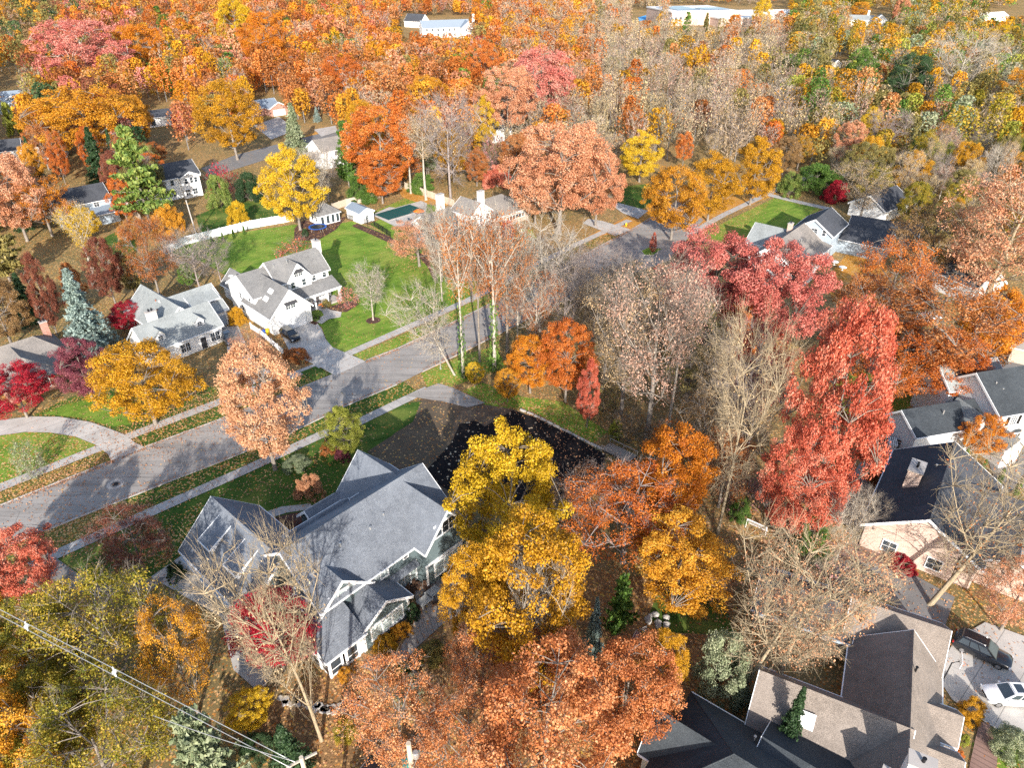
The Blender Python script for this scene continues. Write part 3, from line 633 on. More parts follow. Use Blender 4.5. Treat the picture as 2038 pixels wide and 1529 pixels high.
h.wing(-12, 6, 0, 10, 4.5, 7.5); h.wing(6, 16, -3, 8, 5, 8.5, 'v'); h.chimney(2, 6, 6, 11, 1.5, 1.2, M_wbrick)
h = House('white_cottage', at(1985, 42), 25, 'white low house with white roof near the upper right corner', wm=M_white, rm=M_flat)
h.wing(-26, 12, 0, 10, 4, 6.5)
h = House('white_long_house', at(1556, 38), 8, 'low white roofed house behind the orange red maple, top edge', wm=M_white, rm=M_flat)
h.wing(-12, 16, 0, 12, 4.5, 7)
h = House('brown_hut', at(1663, 138), 10, 'small hut with dark roof left of the dense green tree', 'hut', wm=M_cream, rm=M_rdark)
h.wing(-2.5, 2.5, 0, 5, 3, 4.6, 'v')
# ------------------------------------------------------------------ ground, lawns, roads
b = MB(); nx, ny = 60, 60
b.poly([(-3500, -300, 0), (3500, -300, 0), (3500, 5200, 0), (-3500, 5200, 0)])
tag(b.build('ground', M_ground, fix=False), kind='structure')
NK = [(-160, 1071), (0, 1007), (287, 891), (439, 835), (724, 720), (791, 694), (870, 657), (931, 627), (1010, 588), (1147, 515), (1285, 440), (1352, 398)]
SK = [(-160, 1159), (76, 1063), (247, 995), (472, 907), (600, 852), (688, 809), (803, 760), (840, 741), (916, 704), (1000, 662), (1100, 610), (1200, 553), (1262, 517), (1330, 478), (1400, 438)]
def off(pts, dist):
    """points moved sideways by dist metres (left positive)"""
    w_ = [at(*p) for p in pts]; out = []
    for i, p in enumerate(w_):
        t = (w_[min(i+1, len(w_)-1)]-w_[max(i-1, 0)]); t.z = 0; t.normalize()
        out.append(p+Vector((-t.y, t.x, 0))*dist)
    return out
def wsheet(name, pts, mat, level, kind='structure', label=None, cat=None):
    z = lev(level); b = MB(); b.poly([(p.x, p.y, z) for p in pts]); o = b.build(name, mat, fix=False)
    if o.data.polygons[0].normal.z < 0: o.data.flip_normals()
    return tag(o, label, cat, kind=kind)
def strip(name, pts, w0, w1, mat, level): return wsheet(name, off(pts, w0)+off(pts, w1)[::-1], mat, level)
# lawns
sheet('lawn', [(330, 500), (430, 470), (585, 447), (640, 452), (700, 440), (760, 462), (838, 498), (872, 545), (905, 560), (960, 560), (945, 590), (872, 622), (688, 704), (655, 690), (640, 650), (560, 620), (470, 560), (400, 520)], M_lawn, 1)
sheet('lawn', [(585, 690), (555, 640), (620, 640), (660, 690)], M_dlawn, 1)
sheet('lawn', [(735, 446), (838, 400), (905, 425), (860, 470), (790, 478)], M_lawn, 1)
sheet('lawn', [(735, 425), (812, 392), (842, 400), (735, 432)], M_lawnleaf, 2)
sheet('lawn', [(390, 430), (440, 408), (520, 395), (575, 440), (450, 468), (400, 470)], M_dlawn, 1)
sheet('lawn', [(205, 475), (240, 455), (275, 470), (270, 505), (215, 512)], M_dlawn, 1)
sheet('lawn', [(60, 830), (120, 800), (200, 768), (330, 770), (460, 770), (640, 722), (459, 787), (255, 864), (180, 842)], M_verge, 1)
sheet('lawn', [(85, 824), (130, 806), (215, 785), (260, 800), (262, 845), (225, 850), (160, 832)], M_lawn, 2)
sheet('lawn', [(-60, 880), (0, 868), (50, 861), (100, 862), (150, 870), (190, 886), (176, 899), (0, 966), (-60, 990)], M_lawnleaf, 1)
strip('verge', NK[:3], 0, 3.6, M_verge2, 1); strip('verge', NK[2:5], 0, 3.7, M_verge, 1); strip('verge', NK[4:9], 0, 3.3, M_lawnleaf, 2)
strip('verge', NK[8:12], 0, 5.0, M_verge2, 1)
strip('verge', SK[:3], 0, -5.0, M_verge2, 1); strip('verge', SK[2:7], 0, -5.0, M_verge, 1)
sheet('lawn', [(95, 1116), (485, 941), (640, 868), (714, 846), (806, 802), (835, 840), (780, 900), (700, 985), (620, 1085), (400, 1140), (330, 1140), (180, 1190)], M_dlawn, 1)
sheet('lawn', [(130, 1150), (240, 1080), (400, 1000), (420, 1060), (330, 1130), (180, 1180)], M_verge, 2)
sheet('leaf_carpet', [(800, 1100), (900, 1080), (1250, 1150), (1480, 1130), (1400, 1340), (1320, 1580), (600, 1620), (480, 1440), (620, 1350), (760, 1300)], M_litter, 1)
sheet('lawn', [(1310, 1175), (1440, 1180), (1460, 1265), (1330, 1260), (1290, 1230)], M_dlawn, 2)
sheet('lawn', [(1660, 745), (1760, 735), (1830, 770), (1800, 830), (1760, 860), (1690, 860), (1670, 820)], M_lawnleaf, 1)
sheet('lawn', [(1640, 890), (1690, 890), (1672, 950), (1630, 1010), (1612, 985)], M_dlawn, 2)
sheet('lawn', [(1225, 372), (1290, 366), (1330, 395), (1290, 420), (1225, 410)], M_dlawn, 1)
sheet('leaf_carpet', [(1150, 480), (1250, 430), (1340, 385), (1420, 370), (1530, 345), (1545, 386), (1440, 430), (1370, 470), (1330, 440)], M_orange, 1)
sheet('lawn', [(1385, 470), (1545, 392), (1640, 412), (1600, 440), (1540, 470), (1510, 490), (1440, 480)], M_lawnleaf, 2)
sheet('lawn', [(1460, 470), (1540, 400), (1630, 412), (1560, 460)], M_lawn, 3)
sheet('lawn', [(890, 790), (960, 762), (1040, 790), (1120, 800), (1210, 860), (1180, 885), (1060, 820), (960, 805)], M_lawnleaf, 1)
sheet('lawn', [(838, 744), (925, 705), (985, 690), (1010, 730), (900, 770), (850, 770)], M_lawnleaf, 1)
sheet('leaf_carpet', [(1690, 500), (1760, 520), (1780, 620), (1680, 640), (1640, 560)], M_orange, 1)
sheet('leaf_carpet', [(225, 425), (300, 410), (345, 425), (340, 470), (235, 478)], M_orange, 1)
sheet('leaf_carpet', [(790, 372), (870, 385), (920, 412), (835, 405), (800, 392)], M_orange, 2)
sheet('leaf_carpet', [(560, 285), (660, 252), (690, 262), (580, 300)], M_orange, 1)
sheet('lawn', [(1935, 1480), (2040, 1410), (2200, 1500), (2140, 1640), (1930, 1640)], M_lawnleaf, 1)
# empty lot
sheet('bare_soil', [(745, 905), (790, 858), (815, 808), (880, 772), (965, 806), (1020, 815), (1110, 850), (1205, 905), (1200, 960), (1100, 1000), (900, 1010)], M_brown, 3)
sheet('dark_lot', [(790, 862), (815, 808), (840, 796), (905, 815), (900, 880), (850, 935), (760, 920), (730, 900)], ground_mat('trodden_soil', [(.3, (.06, .045, .034)), (.5, (.11, .085, .06)), (.72, (.19, .15, .10))], 0.12), 4)  # slightly darker brown soil on the part of the lot beside the house
sheet('grass_patch', [(740, 880), (725, 862), (806, 803), (838, 800), (822, 840), (778, 868)], M_dlawn, 5)
sheet('black_soil', [(900, 880), (915, 845), (945, 838), (965, 850), (985, 838), (1020, 818), (1060, 830), (1110, 850), (1205, 906), (1190, 945), (1120, 985), (1010, 1000), (905, 985), (842, 945)], M_soil, 6)
# roads and paths
wsheet('street', [at(*p) for p in NK]+[at(*p) for p in SK[::-1]], M_asph, 5)
sheet('street', [(1270, 478), (1345, 436), (1400, 438), (1330, 520), (1262, 545)], M_asph, 6)
sheet('street', [(400, 335), (470, 308), (560, 285), (640, 265), (720, 245), (724, 262), (640, 285), (560, 308), (420, 352)], M_asph2, 4)
sheet('street', [(1950, 650), (1998, 612), (2060, 630), (2060, 760), (1985, 742)], M_asph2, 3)
NW = [(-160, 1030), (0, 964), (255, 863), (459, 786), (600, 735), (688, 701), (872, 620), (940, 589), (1030, 540), (1148, 482), (1247, 437)]
SW = [(60, 1130), (107, 1107), (485, 938), (640, 866), (714, 841), (803, 798), (852, 775)]
strip('pavement', NW[:6], -.0, -1.75, M_walk, 7); strip('pavement', NW[5:], 0, -1.75, M_walk2, 7); strip('pavement', SW, .85, -.85, M_walk, 7)
strip('pavement', [(1365, 470), (1440, 428), (1545, 378), (1640, 340)], .9, -.9, M_walk2, 7); strip('pavement', [(1530, 388), (1600, 405), (1650, 416)], 1.2, -1.2, M_walk, 7)
sheet('driveway', [(-70, 846), (0, 838), (60, 830), (120, 831), (180, 841), (222, 856), (252, 868), (268, 882), (290, 892), (222, 919), (214, 904), (190, 886), (150, 870), (100, 862), (50, 861), (0, 868), (-70, 882)], M_conc, 8)
sheet('driveway', [(552, 652), (622, 632), (640, 655), (648, 676), (662, 692), (690, 704), (728, 720), (667, 749), (640, 733), (604, 716), (575, 697)], M_conc, 8)
sheet('driveway', [(560, 663), (600, 720), (640, 735), (610, 740), (590, 760), (500, 700), (470, 655)], M_litter, 2)
sheet('driveway', [(425, 652), (474, 650), (492, 690), (540, 742), (500, 770), (455, 745), (452, 690)], M_conc, 8)
sheet('driveway', [(300, 1150), (362, 1108), (385, 1120), (475, 1222), (545, 1330), (522, 1385), (465, 1335), (440, 1230)], M_conc, 8)
sheet('driveway', [(60, 1135), (112, 1112), (185, 1165), (330, 1150), (300, 1180), (160, 1180)], M_asph2, 8)
sheet('driveway', [(-60, 1345), (30, 1290), (100, 1325), (90, 1360), (10, 1400), (-60, 1420)], M_asph, 8)
sheet('driveway', [(806, 789), (872, 764), (900, 772), (966, 803), (930, 812), (880, 800)], M_asph, 8)
sheet('driveway', [(1170, 436), (1198, 440), (1258, 458), (1224, 470), (1160, 445)], M_conc, 8)
sheet('driveway', [(1216, 408), (1230, 404), (1290, 420), (1270, 436), (1240, 425)], M_conc, 8)
sheet('driveway', [(505, 250), (555, 232), (590, 258), (540, 278)], M_conc, 8); sheet('driveway', [(625, 258), (668, 250), (672, 262), (640, 272)], M_conc, 8)
sheet('driveway', [(1862, 1345), (1900, 1275), (1960, 1240), (2100, 1290), (2180, 1420), (2060, 1470), (1985, 1455), (1930, 1420), (1895, 1395)], M_conc, 8)
sheet('driveway', [(1660, 1115), (1780, 1125), (1900, 1190), (1880, 1250), (1830, 1235), (1730, 1180), (1660, 1160)], M_asph2, 7)
sheet('path', [(1948, 1440), (1968, 1440), (1985, 1500), (1975, 1640), (1915, 1640), (1930, 1520)], M_brickpave, 8)
sheet('path', [(1960, 900), (2060, 890), (2080, 960), (1990, 985)], M_asph2, 4)
sheet('path', [(525, 1022), (560, 1010), (618, 1004), (625, 1014), (570, 1022), (535, 1034)], M_walk, 8)
sheet('path', [(300, 1150), (365, 1105), (385, 1110), (330, 1160)], M_walk, 7)
sheet('path', [(622, 612), (640, 606), (658, 618), (680, 622), (678, 632), (655, 636), (640, 646), (628, 640), (645, 628), (640, 620)], M_conc, 9)
sheet('patio', [(820, 1168), (880, 1130), (925, 1140), (945, 1170), (930, 1215), (880, 1245), (830, 1290), (800, 1325), (750, 1340), (718, 1330), (740, 1312), (800, 1285), (822, 1250), (830, 1205)], M_stone, 8)
sheet('patio', [(1650, 985), (1690, 942), (1745, 965), (1740, 1010), (1720, 1050), (1655, 1040)], M_brickpave, 4)
sheet('path', [(1697, 945), (1712, 922), (1735, 917), (1757, 914), (1757, 922), (1728, 928), (1712, 948)], M_stone, 5)
sheet('patio', [(1600, 1080), (1720, 1080), (1800, 1130), (1760, 1150), (1620, 1120)], M_brickpave, 3)
sheet('pool_deck', [(740, 428), (775, 412), (788, 414), (838, 400), (850, 405), (846, 436), (820, 452), (788, 452)], M_conc, 5)
sheet('planting_bed', [(600, 440), (690, 432), (668, 458), (630, 480), (585, 478), (586, 455)], M_mulch, 4)
sheet('planting_bed', [(822, 500), (850, 508), (862, 540), (872, 560), (862, 556), (850, 530)], M_mulch, 4)
sheet('planting_bed', [(612, 638), (625, 628), (650, 633), (628, 648), (612, 642)], M_mulch, 8)
sheet('planting_bed', [(650, 612), (700, 600), (715, 606), (690, 622), (660, 622)], M_mulch, 8)
sheet('planting_bed', [(535, 1035), (575, 1024), (625, 1016), (640, 1040), (570, 1062)], M_mulch, 7)
sheet('planting_bed', [(1665, 890), (1740, 870), (1790, 890), (1770, 960), (1720, 1000), (1690, 940)], M_litter, 3)
sheet('planting_bed', [(710, 445), (775, 470), (790, 482), (780, 486), (700, 450)], M_mulch, 6)
g0 = at(743, 638)
b = MB(); b.lathe([(1.35, .026), (1.2, .06), (.01, .09)], 20, c=(g0.x, g0.y, 0)); tag(b.build('mulch_ring', M_mulch), kind='structure')
sheet('grass_island', [(1276, 500), (1290, 493), (1318, 496), (1300, 509), (1282, 508)], M_lawn, 9)
sheet('grass_island', [(598, 742), (628, 730), (656, 746), (625, 759)], M_dlawn, 9)
sheet('blue_court', [(1270, 34), (1288, 29), (1292, 36), (1272, 42)], M_court, 3)
# kerbs
def kerb(pts, w=.17, hgt=.13):
    A, B_ = off(pts, -w/2), off(pts, w/2); b = MB()
    for i in range(len(A)-1):
        q = [A[i], A[i+1], B_[i+1], B_[i]]
        b.poly([(p.x, p.y, hgt) for p in q])
        b.poly([(A[i].x, A[i].y, 0), (A[i+1].x, A[i+1].y, 0), (A[i+1].x, A[i+1].y, hgt), (A[i].x, A[i].y, hgt)])
        b.poly([(B_[i+1].x, B_[i+1].y, 0), (B_[i].x, B_[i].y, 0), (B_[i].x, B_[i].y, hgt), (B_[i+1].x, B_[i+1].y, hgt)])
    tag(b.build('kerb', M_kerb), kind='structure')
kerb([(-160, 1071), (0, 1007), (212, 922)]); kerb([(290, 890), (439, 835), (590, 774)]); kerb([(728, 718), (791, 694), (870, 657), (931, 627), (1010, 588), (1147, 515), (1222, 475)]); kerb([(1258, 456), (1285, 440), (1352, 398)])
kerb([(-160, 1159), (76, 1063)]); kerb([(92, 1057), (247, 995), (472, 907), (600, 852), (688, 809), (790, 766)]); kerb([(840, 741), (916, 704), (1000, 662), (1100, 610), (1200, 553)])
kerb([(1276, 500), (1290, 493), (1318, 496), (1300, 509), (1282, 508), (1276, 500)])
# manhole with its concrete collar
g0 = at(230, 965); b = MB(); b.lathe([(1.05, .07), (1.05, .085), (.01, .0852)], 28, M_kerb, c=(g0.x, g0.y, 0)); b.lathe([(.62, .086), (.62, .089), (.01, .0892)], 28, M_asph2, c=(g0.x, g0.y, 0)); b.lathe([(.40, .090), (.40, .096), (.01, .0962)], 24, M_black, c=(g0.x, g0.y, 0))
tag(b.build('manhole_cover'), 'round manhole cover in a pale concrete ring in the street', 'manhole cover')
# pool
g0 = at(795, 423); b = MB(); b.box(-5.7, 5.7, -3.0, 3.0, .08, .16); o = b.build('swimming_pool', M_cover); o.location = (g0.x, g0.y, 0); o.rotation_euler = (0, 0, R(45))
tag(o, 'rectangular swimming pool under a dark green cover', 'pool'); b = MB()
for a in range(1, 8): b.box(-5.7+a*1.42-.04, -5.7+a*1.42+.04, -3.0, 3.0, .162, .172)
b.build('cover_strap', M_dkgrey, o)
b = MB(); b.box(-6.1, 6.1, -3.4, -3.005, .075, .18); b.box(-6.1, 6.1, 3.005, 3.4, .075, .18); b.box(-6.1, -5.705, -3.0, 3.0, .075, .18); b.box(5.705, 6.1, -3.0, 3.0, .075, .18); b.build('coping', M_kerb, o)
# ------------------------------------------------------------------ trees
PAL = dict(
 gold=[(.30,.14,.010),(.55,.28,.012),(.70,.40,.03)], yellow=[(.36,.21,.010),(.64,.41,.015),(.76,.55,.06)],
 orange=[(.36,.10,.010),(.62,.21,.012),(.72,.34,.03)], goldorange=[(.36,.15,.012),(.62,.28,.018),(.72,.42,.06)],
 orangered=[(.30,.065,.012),(.58,.16,.022),(.68,.32,.10)], red=[(.32,.045,.025),(.62,.15,.085),(.72,.36,.25)],
 pinkred=[(.34,.07,.06),(.62,.19,.15),(.70,.36,.28)], salmon=[(.38,.14,.07),(.64,.29,.15),(.70,.45,.30)],
 peach=[(.36,.16,.08),(.62,.31,.16),(.68,.45,.28)], crimson=[(.15,.004,.010),(.42,.010,.028),(.54,.05,.07)],
 plum=[(.09,.018,.032),(.22,.05,.075),(.32,.11,.12)], rust=[(.22,.065,.018),(.44,.15,.035),(.58,.34,.16)],
 tan=[(.32,.21,.11),(.50,.35,.19),(.62,.48,.31)], cream=[(.40,.28,.13),(.60,.44,.22),(.70,.57,.34)],
 brown=[(.15,.08,.03),(.28,.16,.06),(.37,.24,.12)], yelgreen=[(.085,.11,.014),(.32,.255,.022),(.62,.35,.06)],
 olive=[(.11,.10,.03),(.24,.20,.06),(.38,.30,.10)], green=[(.03,.075,.012),(.10,.19,.03),(.22,.31,.06)],
 pine=[(.05,.10,.02),(.15,.23,.045),(.34,.36,.09)], darkgreen=[(.012,.035,.012),(.04,.085,.03),(.09,.14,.06)],
 bluespruce=[(.09,.13,.12),(.24,.32,.29),(.42,.49,.44)], palegreen=[(.12,.16,.08),(.30,.34,.20),(.48,.49,.33)],
 brownred=[(.10,.025,.018),(.23,.07,.04),(.32,.13,.07)], lime=[(.14,.18,.02),(.34,.36,.05),(.5,.46,.1)],
 pinktan=[(.34,.17,.12),(.50,.30,.22),(.60,.42,.32)], copper=[(.28,.08,.025),(.56,.20,.065),(.68,.40,.21)], mauve=[(.25,.10,.10),(.40,.18,.17),(.52,.30,.27)])
def leafmat(name):
    m, t, b = newmat(name+'_leaves'); P = PAL[name]
    at_ = nd(t, 'Attribute', attribute_name='rnd').outputs['Fac']
    oi = nd(t, 'ObjectInfo').outputs['Random']
    big = noise(t, .55, 3)
    f = math_(t, 'ADD', math_(t, 'ADD', math_(t, 'MULTIPLY', at_, .5), math_(t, 'MULTIPLY', math_(t, 'SUBTRACT', big, .25), .95)), math_(t, 'MULTIPLY', oi, .22))
    col = ramp(t, f, [(.25, P[0]), (.62, P[1]), (1.0, P[2])])
    t.links.new(col, b.inputs['Base Color']); b.inputs['Roughness'].default_value = .55; b.inputs['Specular IOR Level'].default_value = .35
    tr = nd(t, 'BsdfTranslucent', {'Color': col}); mx = nd(t, 'MixShader', {0: .32, 1: b.outputs[0], 2: tr.outputs[0]})
    t.links.new(mx.outputs[0], t.nodes['Material Output'].inputs['Surface']); return m
LM = {k: leafmat(k) for k in PAL}
def barkmat(name, c, c2):
    m, t, b = newmat(name); v = objco(t)
    mp = nd(t, 'Mapping', {'Vector': v}); mp.inputs['Scale'].default_value = (6, 6, 1.2)
    f = noise(t, 1.6, 5, mp.outputs[0]); t.links.new(ramp(t, f, [(.35, c), (.65, c2)]), b.inputs['Base Color'])
    bump(t, b, f, .6, .06); b.inputs['Roughness'].default_value = .9; return m
BK = dict(grey=barkmat('grey_bark', (.12, .10, .085), (.27, .235, .20)), pale=barkmat('pale_bark', (.24, .21, .17), (.46, .41, .35)),
          dark=barkmat('dark_bark', (.05, .042, .036), (.13, .11, .09)), tan=barkmat('tan_bark', (.20, .155, .10), (.38, .31, .21)),
          mauve=barkmat('mauve_bark', (.17, .14, .13), (.32, .27, .25)))
def quadmesh(name, co, rn):
    """co (n,4,3) loose leaf quads with a random value per face"""
    n = len(co); me = bpy.data.meshes.new(name); me.vertices.add(4*n); me.loops.add(4*n); me.polygons.add(n)
    me.vertices.foreach_set('co', co.reshape(-1).astype(np.float32)); me.loops.foreach_set('vertex_index', np.arange(4*n, dtype=np.int32))
    me.polygons.foreach_set('loop_start', np.arange(0, 4*n, 4, dtype=np.int32)); me.polygons.foreach_set('loop_total', np.full(n, 4, dtype=np.int32))
    a = me.attributes.new('rnd', 'FLOAT', 'FACE'); a.data.foreach_set('value', rn.astype(np.float32))
    me.update(calc_edges=True); return me
def leaves(g, P, size, up=.55, outward=None, aspect=1.35):
    """a kite shaped leaf clump at every point of P"""
    n = len(P); N = g.normal(size=(n, 3)); N /= np.linalg.norm(N, axis=1)[:, None]; N[:, 2] += up
    if outward is not None: N += outward*.55
    N /= np.linalg.norm(N, axis=1)[:, None]
    A = np.cross(N, g.normal(size=(n, 3))); A /= np.linalg.norm(A, axis=1)[:, None]+1e-9; B = np.cross(N, A)
    s = (size*g.uniform(.55, 1.25, n))[:, None]
    bend = N*s*g.uniform(-.15, .35, (n, 1))
    return np.stack([P-A*s*.5*aspect, P-B*s*.45+A*s*.08+bend, P+A*s*.5*aspect, P+B*s*.45+A*s*.08+bend], 1), g.uniform(0, 1, n)
PROF = dict(round=lambda t: math.sqrt(max(0, 1-(2*t-1)**2)), oval=lambda t: max(0, 1-abs(2*t-.85)**2.4)**.6*.95 if t < .95 else .25,
            vase=lambda t: (.30+.75*t if t < .75 else 1.0*math.sqrt(max(0, 1-((t-.75)/.27)**2))), spread=lambda t: max(0, 1-((t-.42)/.62)**2)**.5,
            column=lambda t: min(1, t*4)*max(0, 1-t**2.5)**.7, cone=lambda t: max(.02, 1-t)**.85*min(1, .4+t*6), shrub=lambda t: max(0, 1-(t*.98)**2.2)**.5)
class Proto:
    """a tree of height 12 and crown radius 5, built once and shared by every copy"""
    def __init__(s, key, form, seed, ch0=.25, ncl=90, nleaf=9000, size=.33, K=7, rc=1.25, twigs=0, H=12.0, Rr=5.0, bark=1.0, up=.55, flat=.7, inner=.5, stems=1):
        g = np.random.default_rng(seed); s.H, s.R = H, Rr; pf = PROF[form]; hc = H*(1-ch0)
        cl = []; ph = g.uniform(0, 6.28, 4)
        while len(cl) < ncl:
            t = g.uniform(.02, .98); r = pf(t)
            if g.uniform() > r*.9+.12: continue
            th = g.uniform(0, 6.28); lob = 1+.16*math.sin(2*th+ph[0])+.12*math.sin(3*th+ph[1]+4*t)+.08*math.sin(5*th+ph[2]-5*t)
            q = r*Rr*lob*(inner+(1-inner)*math.sqrt(g.uniform()))-.45*rc*.5
            cl.append((max(.05, q)*math.cos(th), max(.05, q)*math.sin(th), H*ch0+t*hc))
        cl = np.array(cl); s.cl = cl
        # wood
        m = MB(); r0 = H*.017*bark; top = H*(ch0+.62*(1-ch0)); W = g.normal(size=(2,))*H*.012
        def tr(z): return Vector((W[0]*math.sin(z/H*5), W[1]*math.sin(z/H*4+1)-W[1]*math.sin(1), z))
        zs = [0, .25, H*.08, H*.2, H*.35, H*.5, top]; zs = [z for z in zs if z <= top]
        if stems == 1: m.tube([tr(z) for z in zs], [r0*1.6 if z == 0 else r0*(1.15-.95*z/top)+.03 for z in zs], 7, cap=False)
        far = [int(np.argmax(cl[:, 2]))]; dd = np.linalg.norm(cl-cl[far[0]], axis=1)
        while len(far) < min(K, ncl):
            k = int(np.argmax(dd*(.6+cl[:, 2]/H))); far.append(k); dd = np.minimum(dd, np.linalg.norm(cl-cl[k], axis=1))
        limbs = []
        for k in far:
            e = Vector(cl[k]); rad = math.hypot(e.x, e.y); z0 = max(H*ch0*.75, min(top*.9, e.z-rad*.85-.6)) if stems == 1 else 0.05
            a = tr(z0) if stems == 1 else Vector((g.normal()*.12, g.normal()*.12, 0.0))
            mid = a.lerp(e, .5)+Vector((0, 0, -.10*rad if stems == 1 else .12*rad))+Vector(g.normal(size=3)*.05*Rr)
            pts = [a*(1-u)**2+mid*(2*u*(1-u))+e*u*u for u in (0, .25, .5, .75, 1)]
            ra = r0*(.50 if stems == 1 else .6)*(1-.45*z0/top); m.tube(pts, [ra, ra*.8, ra*.6, ra*.42, .03], 5, cap=False); limbs.append(pts)
        tips = []
        LP = [(p, li) for li, l in enumerate(limbs) for p in l[1:]]
        for k in range(ncl):
            if k in far: tips.append((Vector(cl[k]), (limbs[far.index(k)][-1]-limbs[far.index(k)][-2]).normalized())); continue
            e = Vector(cl[k]); a = min((p for p, _ in LP), key=lambda p: (p-e).length+max(0, p.z-e.z+.3)*1.5)
            mid = a.lerp(e, .5)+Vector((0, 0, .08*(e-a).length))+Vector(g.normal(size=3)*.06)
            rb = min(r0*.24, .022+.014*(e-a).length); m.tube([a, mid, e], [rb, rb*.65, .016], 4, cap=False); tips.append((e, (e-mid).normalized()))
        if twigs:
            for e, dr in tips:
                o = Vector((e.x, e.y, (e.z-H*.4)*.8)).normalized()
                for q in range(twigs):
                    v = (dr*.6+o*.5+Vector(g.normal(size=3))*.55+Vector((0, 0, .25))).normalized(); L = rc*g.uniform(.7, 1.7)
                    p1 = e+v*L*.5+Vector(g.normal(size=3))*.08; p2 = e+v*L+Vector((0, 0, .05*L)); m.tube([e, p1, p2], [.018, .012, .005], 3, cap=False)
                    for _ in range(2):
                        b0 = e.lerp(p2, g.uniform(.25, .8)); v2 = (v+Vector(g.normal(size=3))*.7).normalized(); m.tube([b0, b0+v2*L*.55], [.009, .004], 3, cap=False)
        me = bpy.data.meshes.new(key+'_wood'); me.from_pydata(m.v, [], m.f); me.polygons.foreach_set('use_smooth', [True]*len(m.f)); me.materials.append(BK['grey']); s.wood = me
        # foliage
        s.leaf = None
        if nleaf:
            i = g.integers(0, ncl, nleaf); u = g.normal(size=(nleaf, 3)); u /= np.linalg.norm(u, axis=1)[:, None]
            rr = rc*g.uniform(.25, 1, (nleaf, 1))**.6*g.uniform(.7, 1.25, ncl)[i][:, None]
            u2 = u*rr; u2[:, 2] *= flat; P = cl[i]+u2; P[:, 2] = np.maximum(P[:, 2], .12)
            cp, rn = leaves(g, P, size, up, u); rn = np.clip(rn*.75+g.uniform(0, 1, ncl)[i]*.35-.05, 0, 1)
            s.leaf = quadmesh(key+'_crown', cp, rn); s.leaf.materials.append(LM['gold'])
class Conifer:
    def __init__(s, key, seed, levels=34, boughs=9, size=.24, droop=.18, H=12.0, Rr=3.4, z0=.04, power=.85, gap=0.0, per=14, quad=4):
        g = np.random.default_rng(seed); s.H, s.R = H, Rr; P = []; O = []; m = MB(); m.tube([(0, 0, 0), (0, 0, H*.5), (0, 0, H*.98)], [H*.017, H*.011, .03], 6, cap=False)
        for l in range(levels):
            t = (l+g.uniform(-.3, .3))/levels; z = H*(z0+(1-z0)*max(0, t)*.97); L = Rr*max(.04, 1-t)**power*g.uniform(.8, 1.08)
            for b_ in range(boughs):
                if g.uniform() < gap: continue
                th = g.uniform(0, 6.28); Lb = L*g.uniform(.65, 1.12); dr = np.array([math.cos(th), math.sin(th), 0]); up_ = g.uniform(-.05, .2)
                if b_ % 3 == 0: m.tube([(0, 0, z), tuple(dr*Lb*.9+np.array([0, 0, z-droop*Lb+up_]))], [.05, .015], 3, cap=False)
                for k in range(per):
                    f = (k+g.uniform())/per; c = dr*Lb*f; c = c+np.array([0, 0, z-droop*Lb*f*f+up_*f*Lb*.5]); sp = .10+.22*Lb*(1-f)*.6
                    for _ in range(quad): P.append(c+g.normal(size=3)*np.array([sp, sp, .09])); O.append(dr)
        P = np.array(P); P[:, 2] = np.maximum(P[:, 2], .1); cp, rn = leaves(g, P, size, .9, np.array(O)*.8, 1.6)
        s.leaf = quadmesh(key+'_crown', cp, rn); s.leaf.materials.append(LM['green'])
        me = bpy.data.meshes.new(key+'_wood'); me.from_pydata(m.v, [], m.f); me.materials.append(BK['dark']); s.wood = me
PR = {}
def add(kind, *ps): PR[kind] = list(ps)
add('round', *[Proto('round%d' % k, 'round', 10+k, .2, 190, 44000, .135, rc=.80) for k in range(3)])
add('oval', *[Proto('oval%d' % k, 'oval', 20+k, .18, 180, 42000, .135, rc=.80) for k in range(2)])
add('spread', *[Proto('spread%d' % k, 'spread', 30+k, .30, 185, 40000, .135, K=9, rc=.78, inner=.35) for k in range(3)])
add('vase', *[Proto('vase%d' % k, 'vase', 40+k, .28, 120, 24000, .14, K=9, rc=.9) for k in range(2)])
add('airy', *[Proto('airy%d' % k, 'spread', 50+k, .30, 160, 20000, .125, K=10, rc=.85, twigs=3, bark=1.1) for k in range(3)])
add('thin', *[Proto('thin%d' % k, 'vase', 60+k, .30, 120, 6500, .115, K=9, rc=1.0, twigs=4, bark=1.1) for k in range(3)])
add('bare', *[Proto('bare%d' % k, 'vase', 70+k, .26, 150, 700, .12, K=8, rc=1.05, twigs=6, bark=.8) for k in range(3)])
add('column', *[Proto('column%d' % k, 'column', 80+k, .12, 170, 42000, .135, rc=.78) for k in range(2)])
add('tallthin', *[Proto('tallthin%d' % k, 'vase', 90+k, .50, 80, 4200, .12, K=7, rc=.95, twigs=4, Rr=4.0) for k in range(2)])
add('shrub', *[Proto('shrub%d' % k, 'shrub', 100+k, .02, 90, 26000, .17, rc=1.0, stems=3, K=5, H=6) for k in range(2)])
add('bush', *[Proto('bush%d' % k, 'shrub', 110+k, .02, 70, 900, .30, rc=1.2, stems=3, K=8, H=6, twigs=5) for k in range(2)])
add('spruce', Conifer('spruce0', 1), Conifer('spruce1', 2, droop=.3))
add('pine', Conifer('pine0', 3, levels=17, boughs=7, size=.42, droop=-.1, Rr=4.6, z0=.12, power=.6, gap=.12, per=9, quad=8), Conifer('pine1', 4, levels=15, boughs=6, size=.42, droop=-.05, Rr=4.4, z0=.2, power=.6, gap=.2, per=9, quad=8))
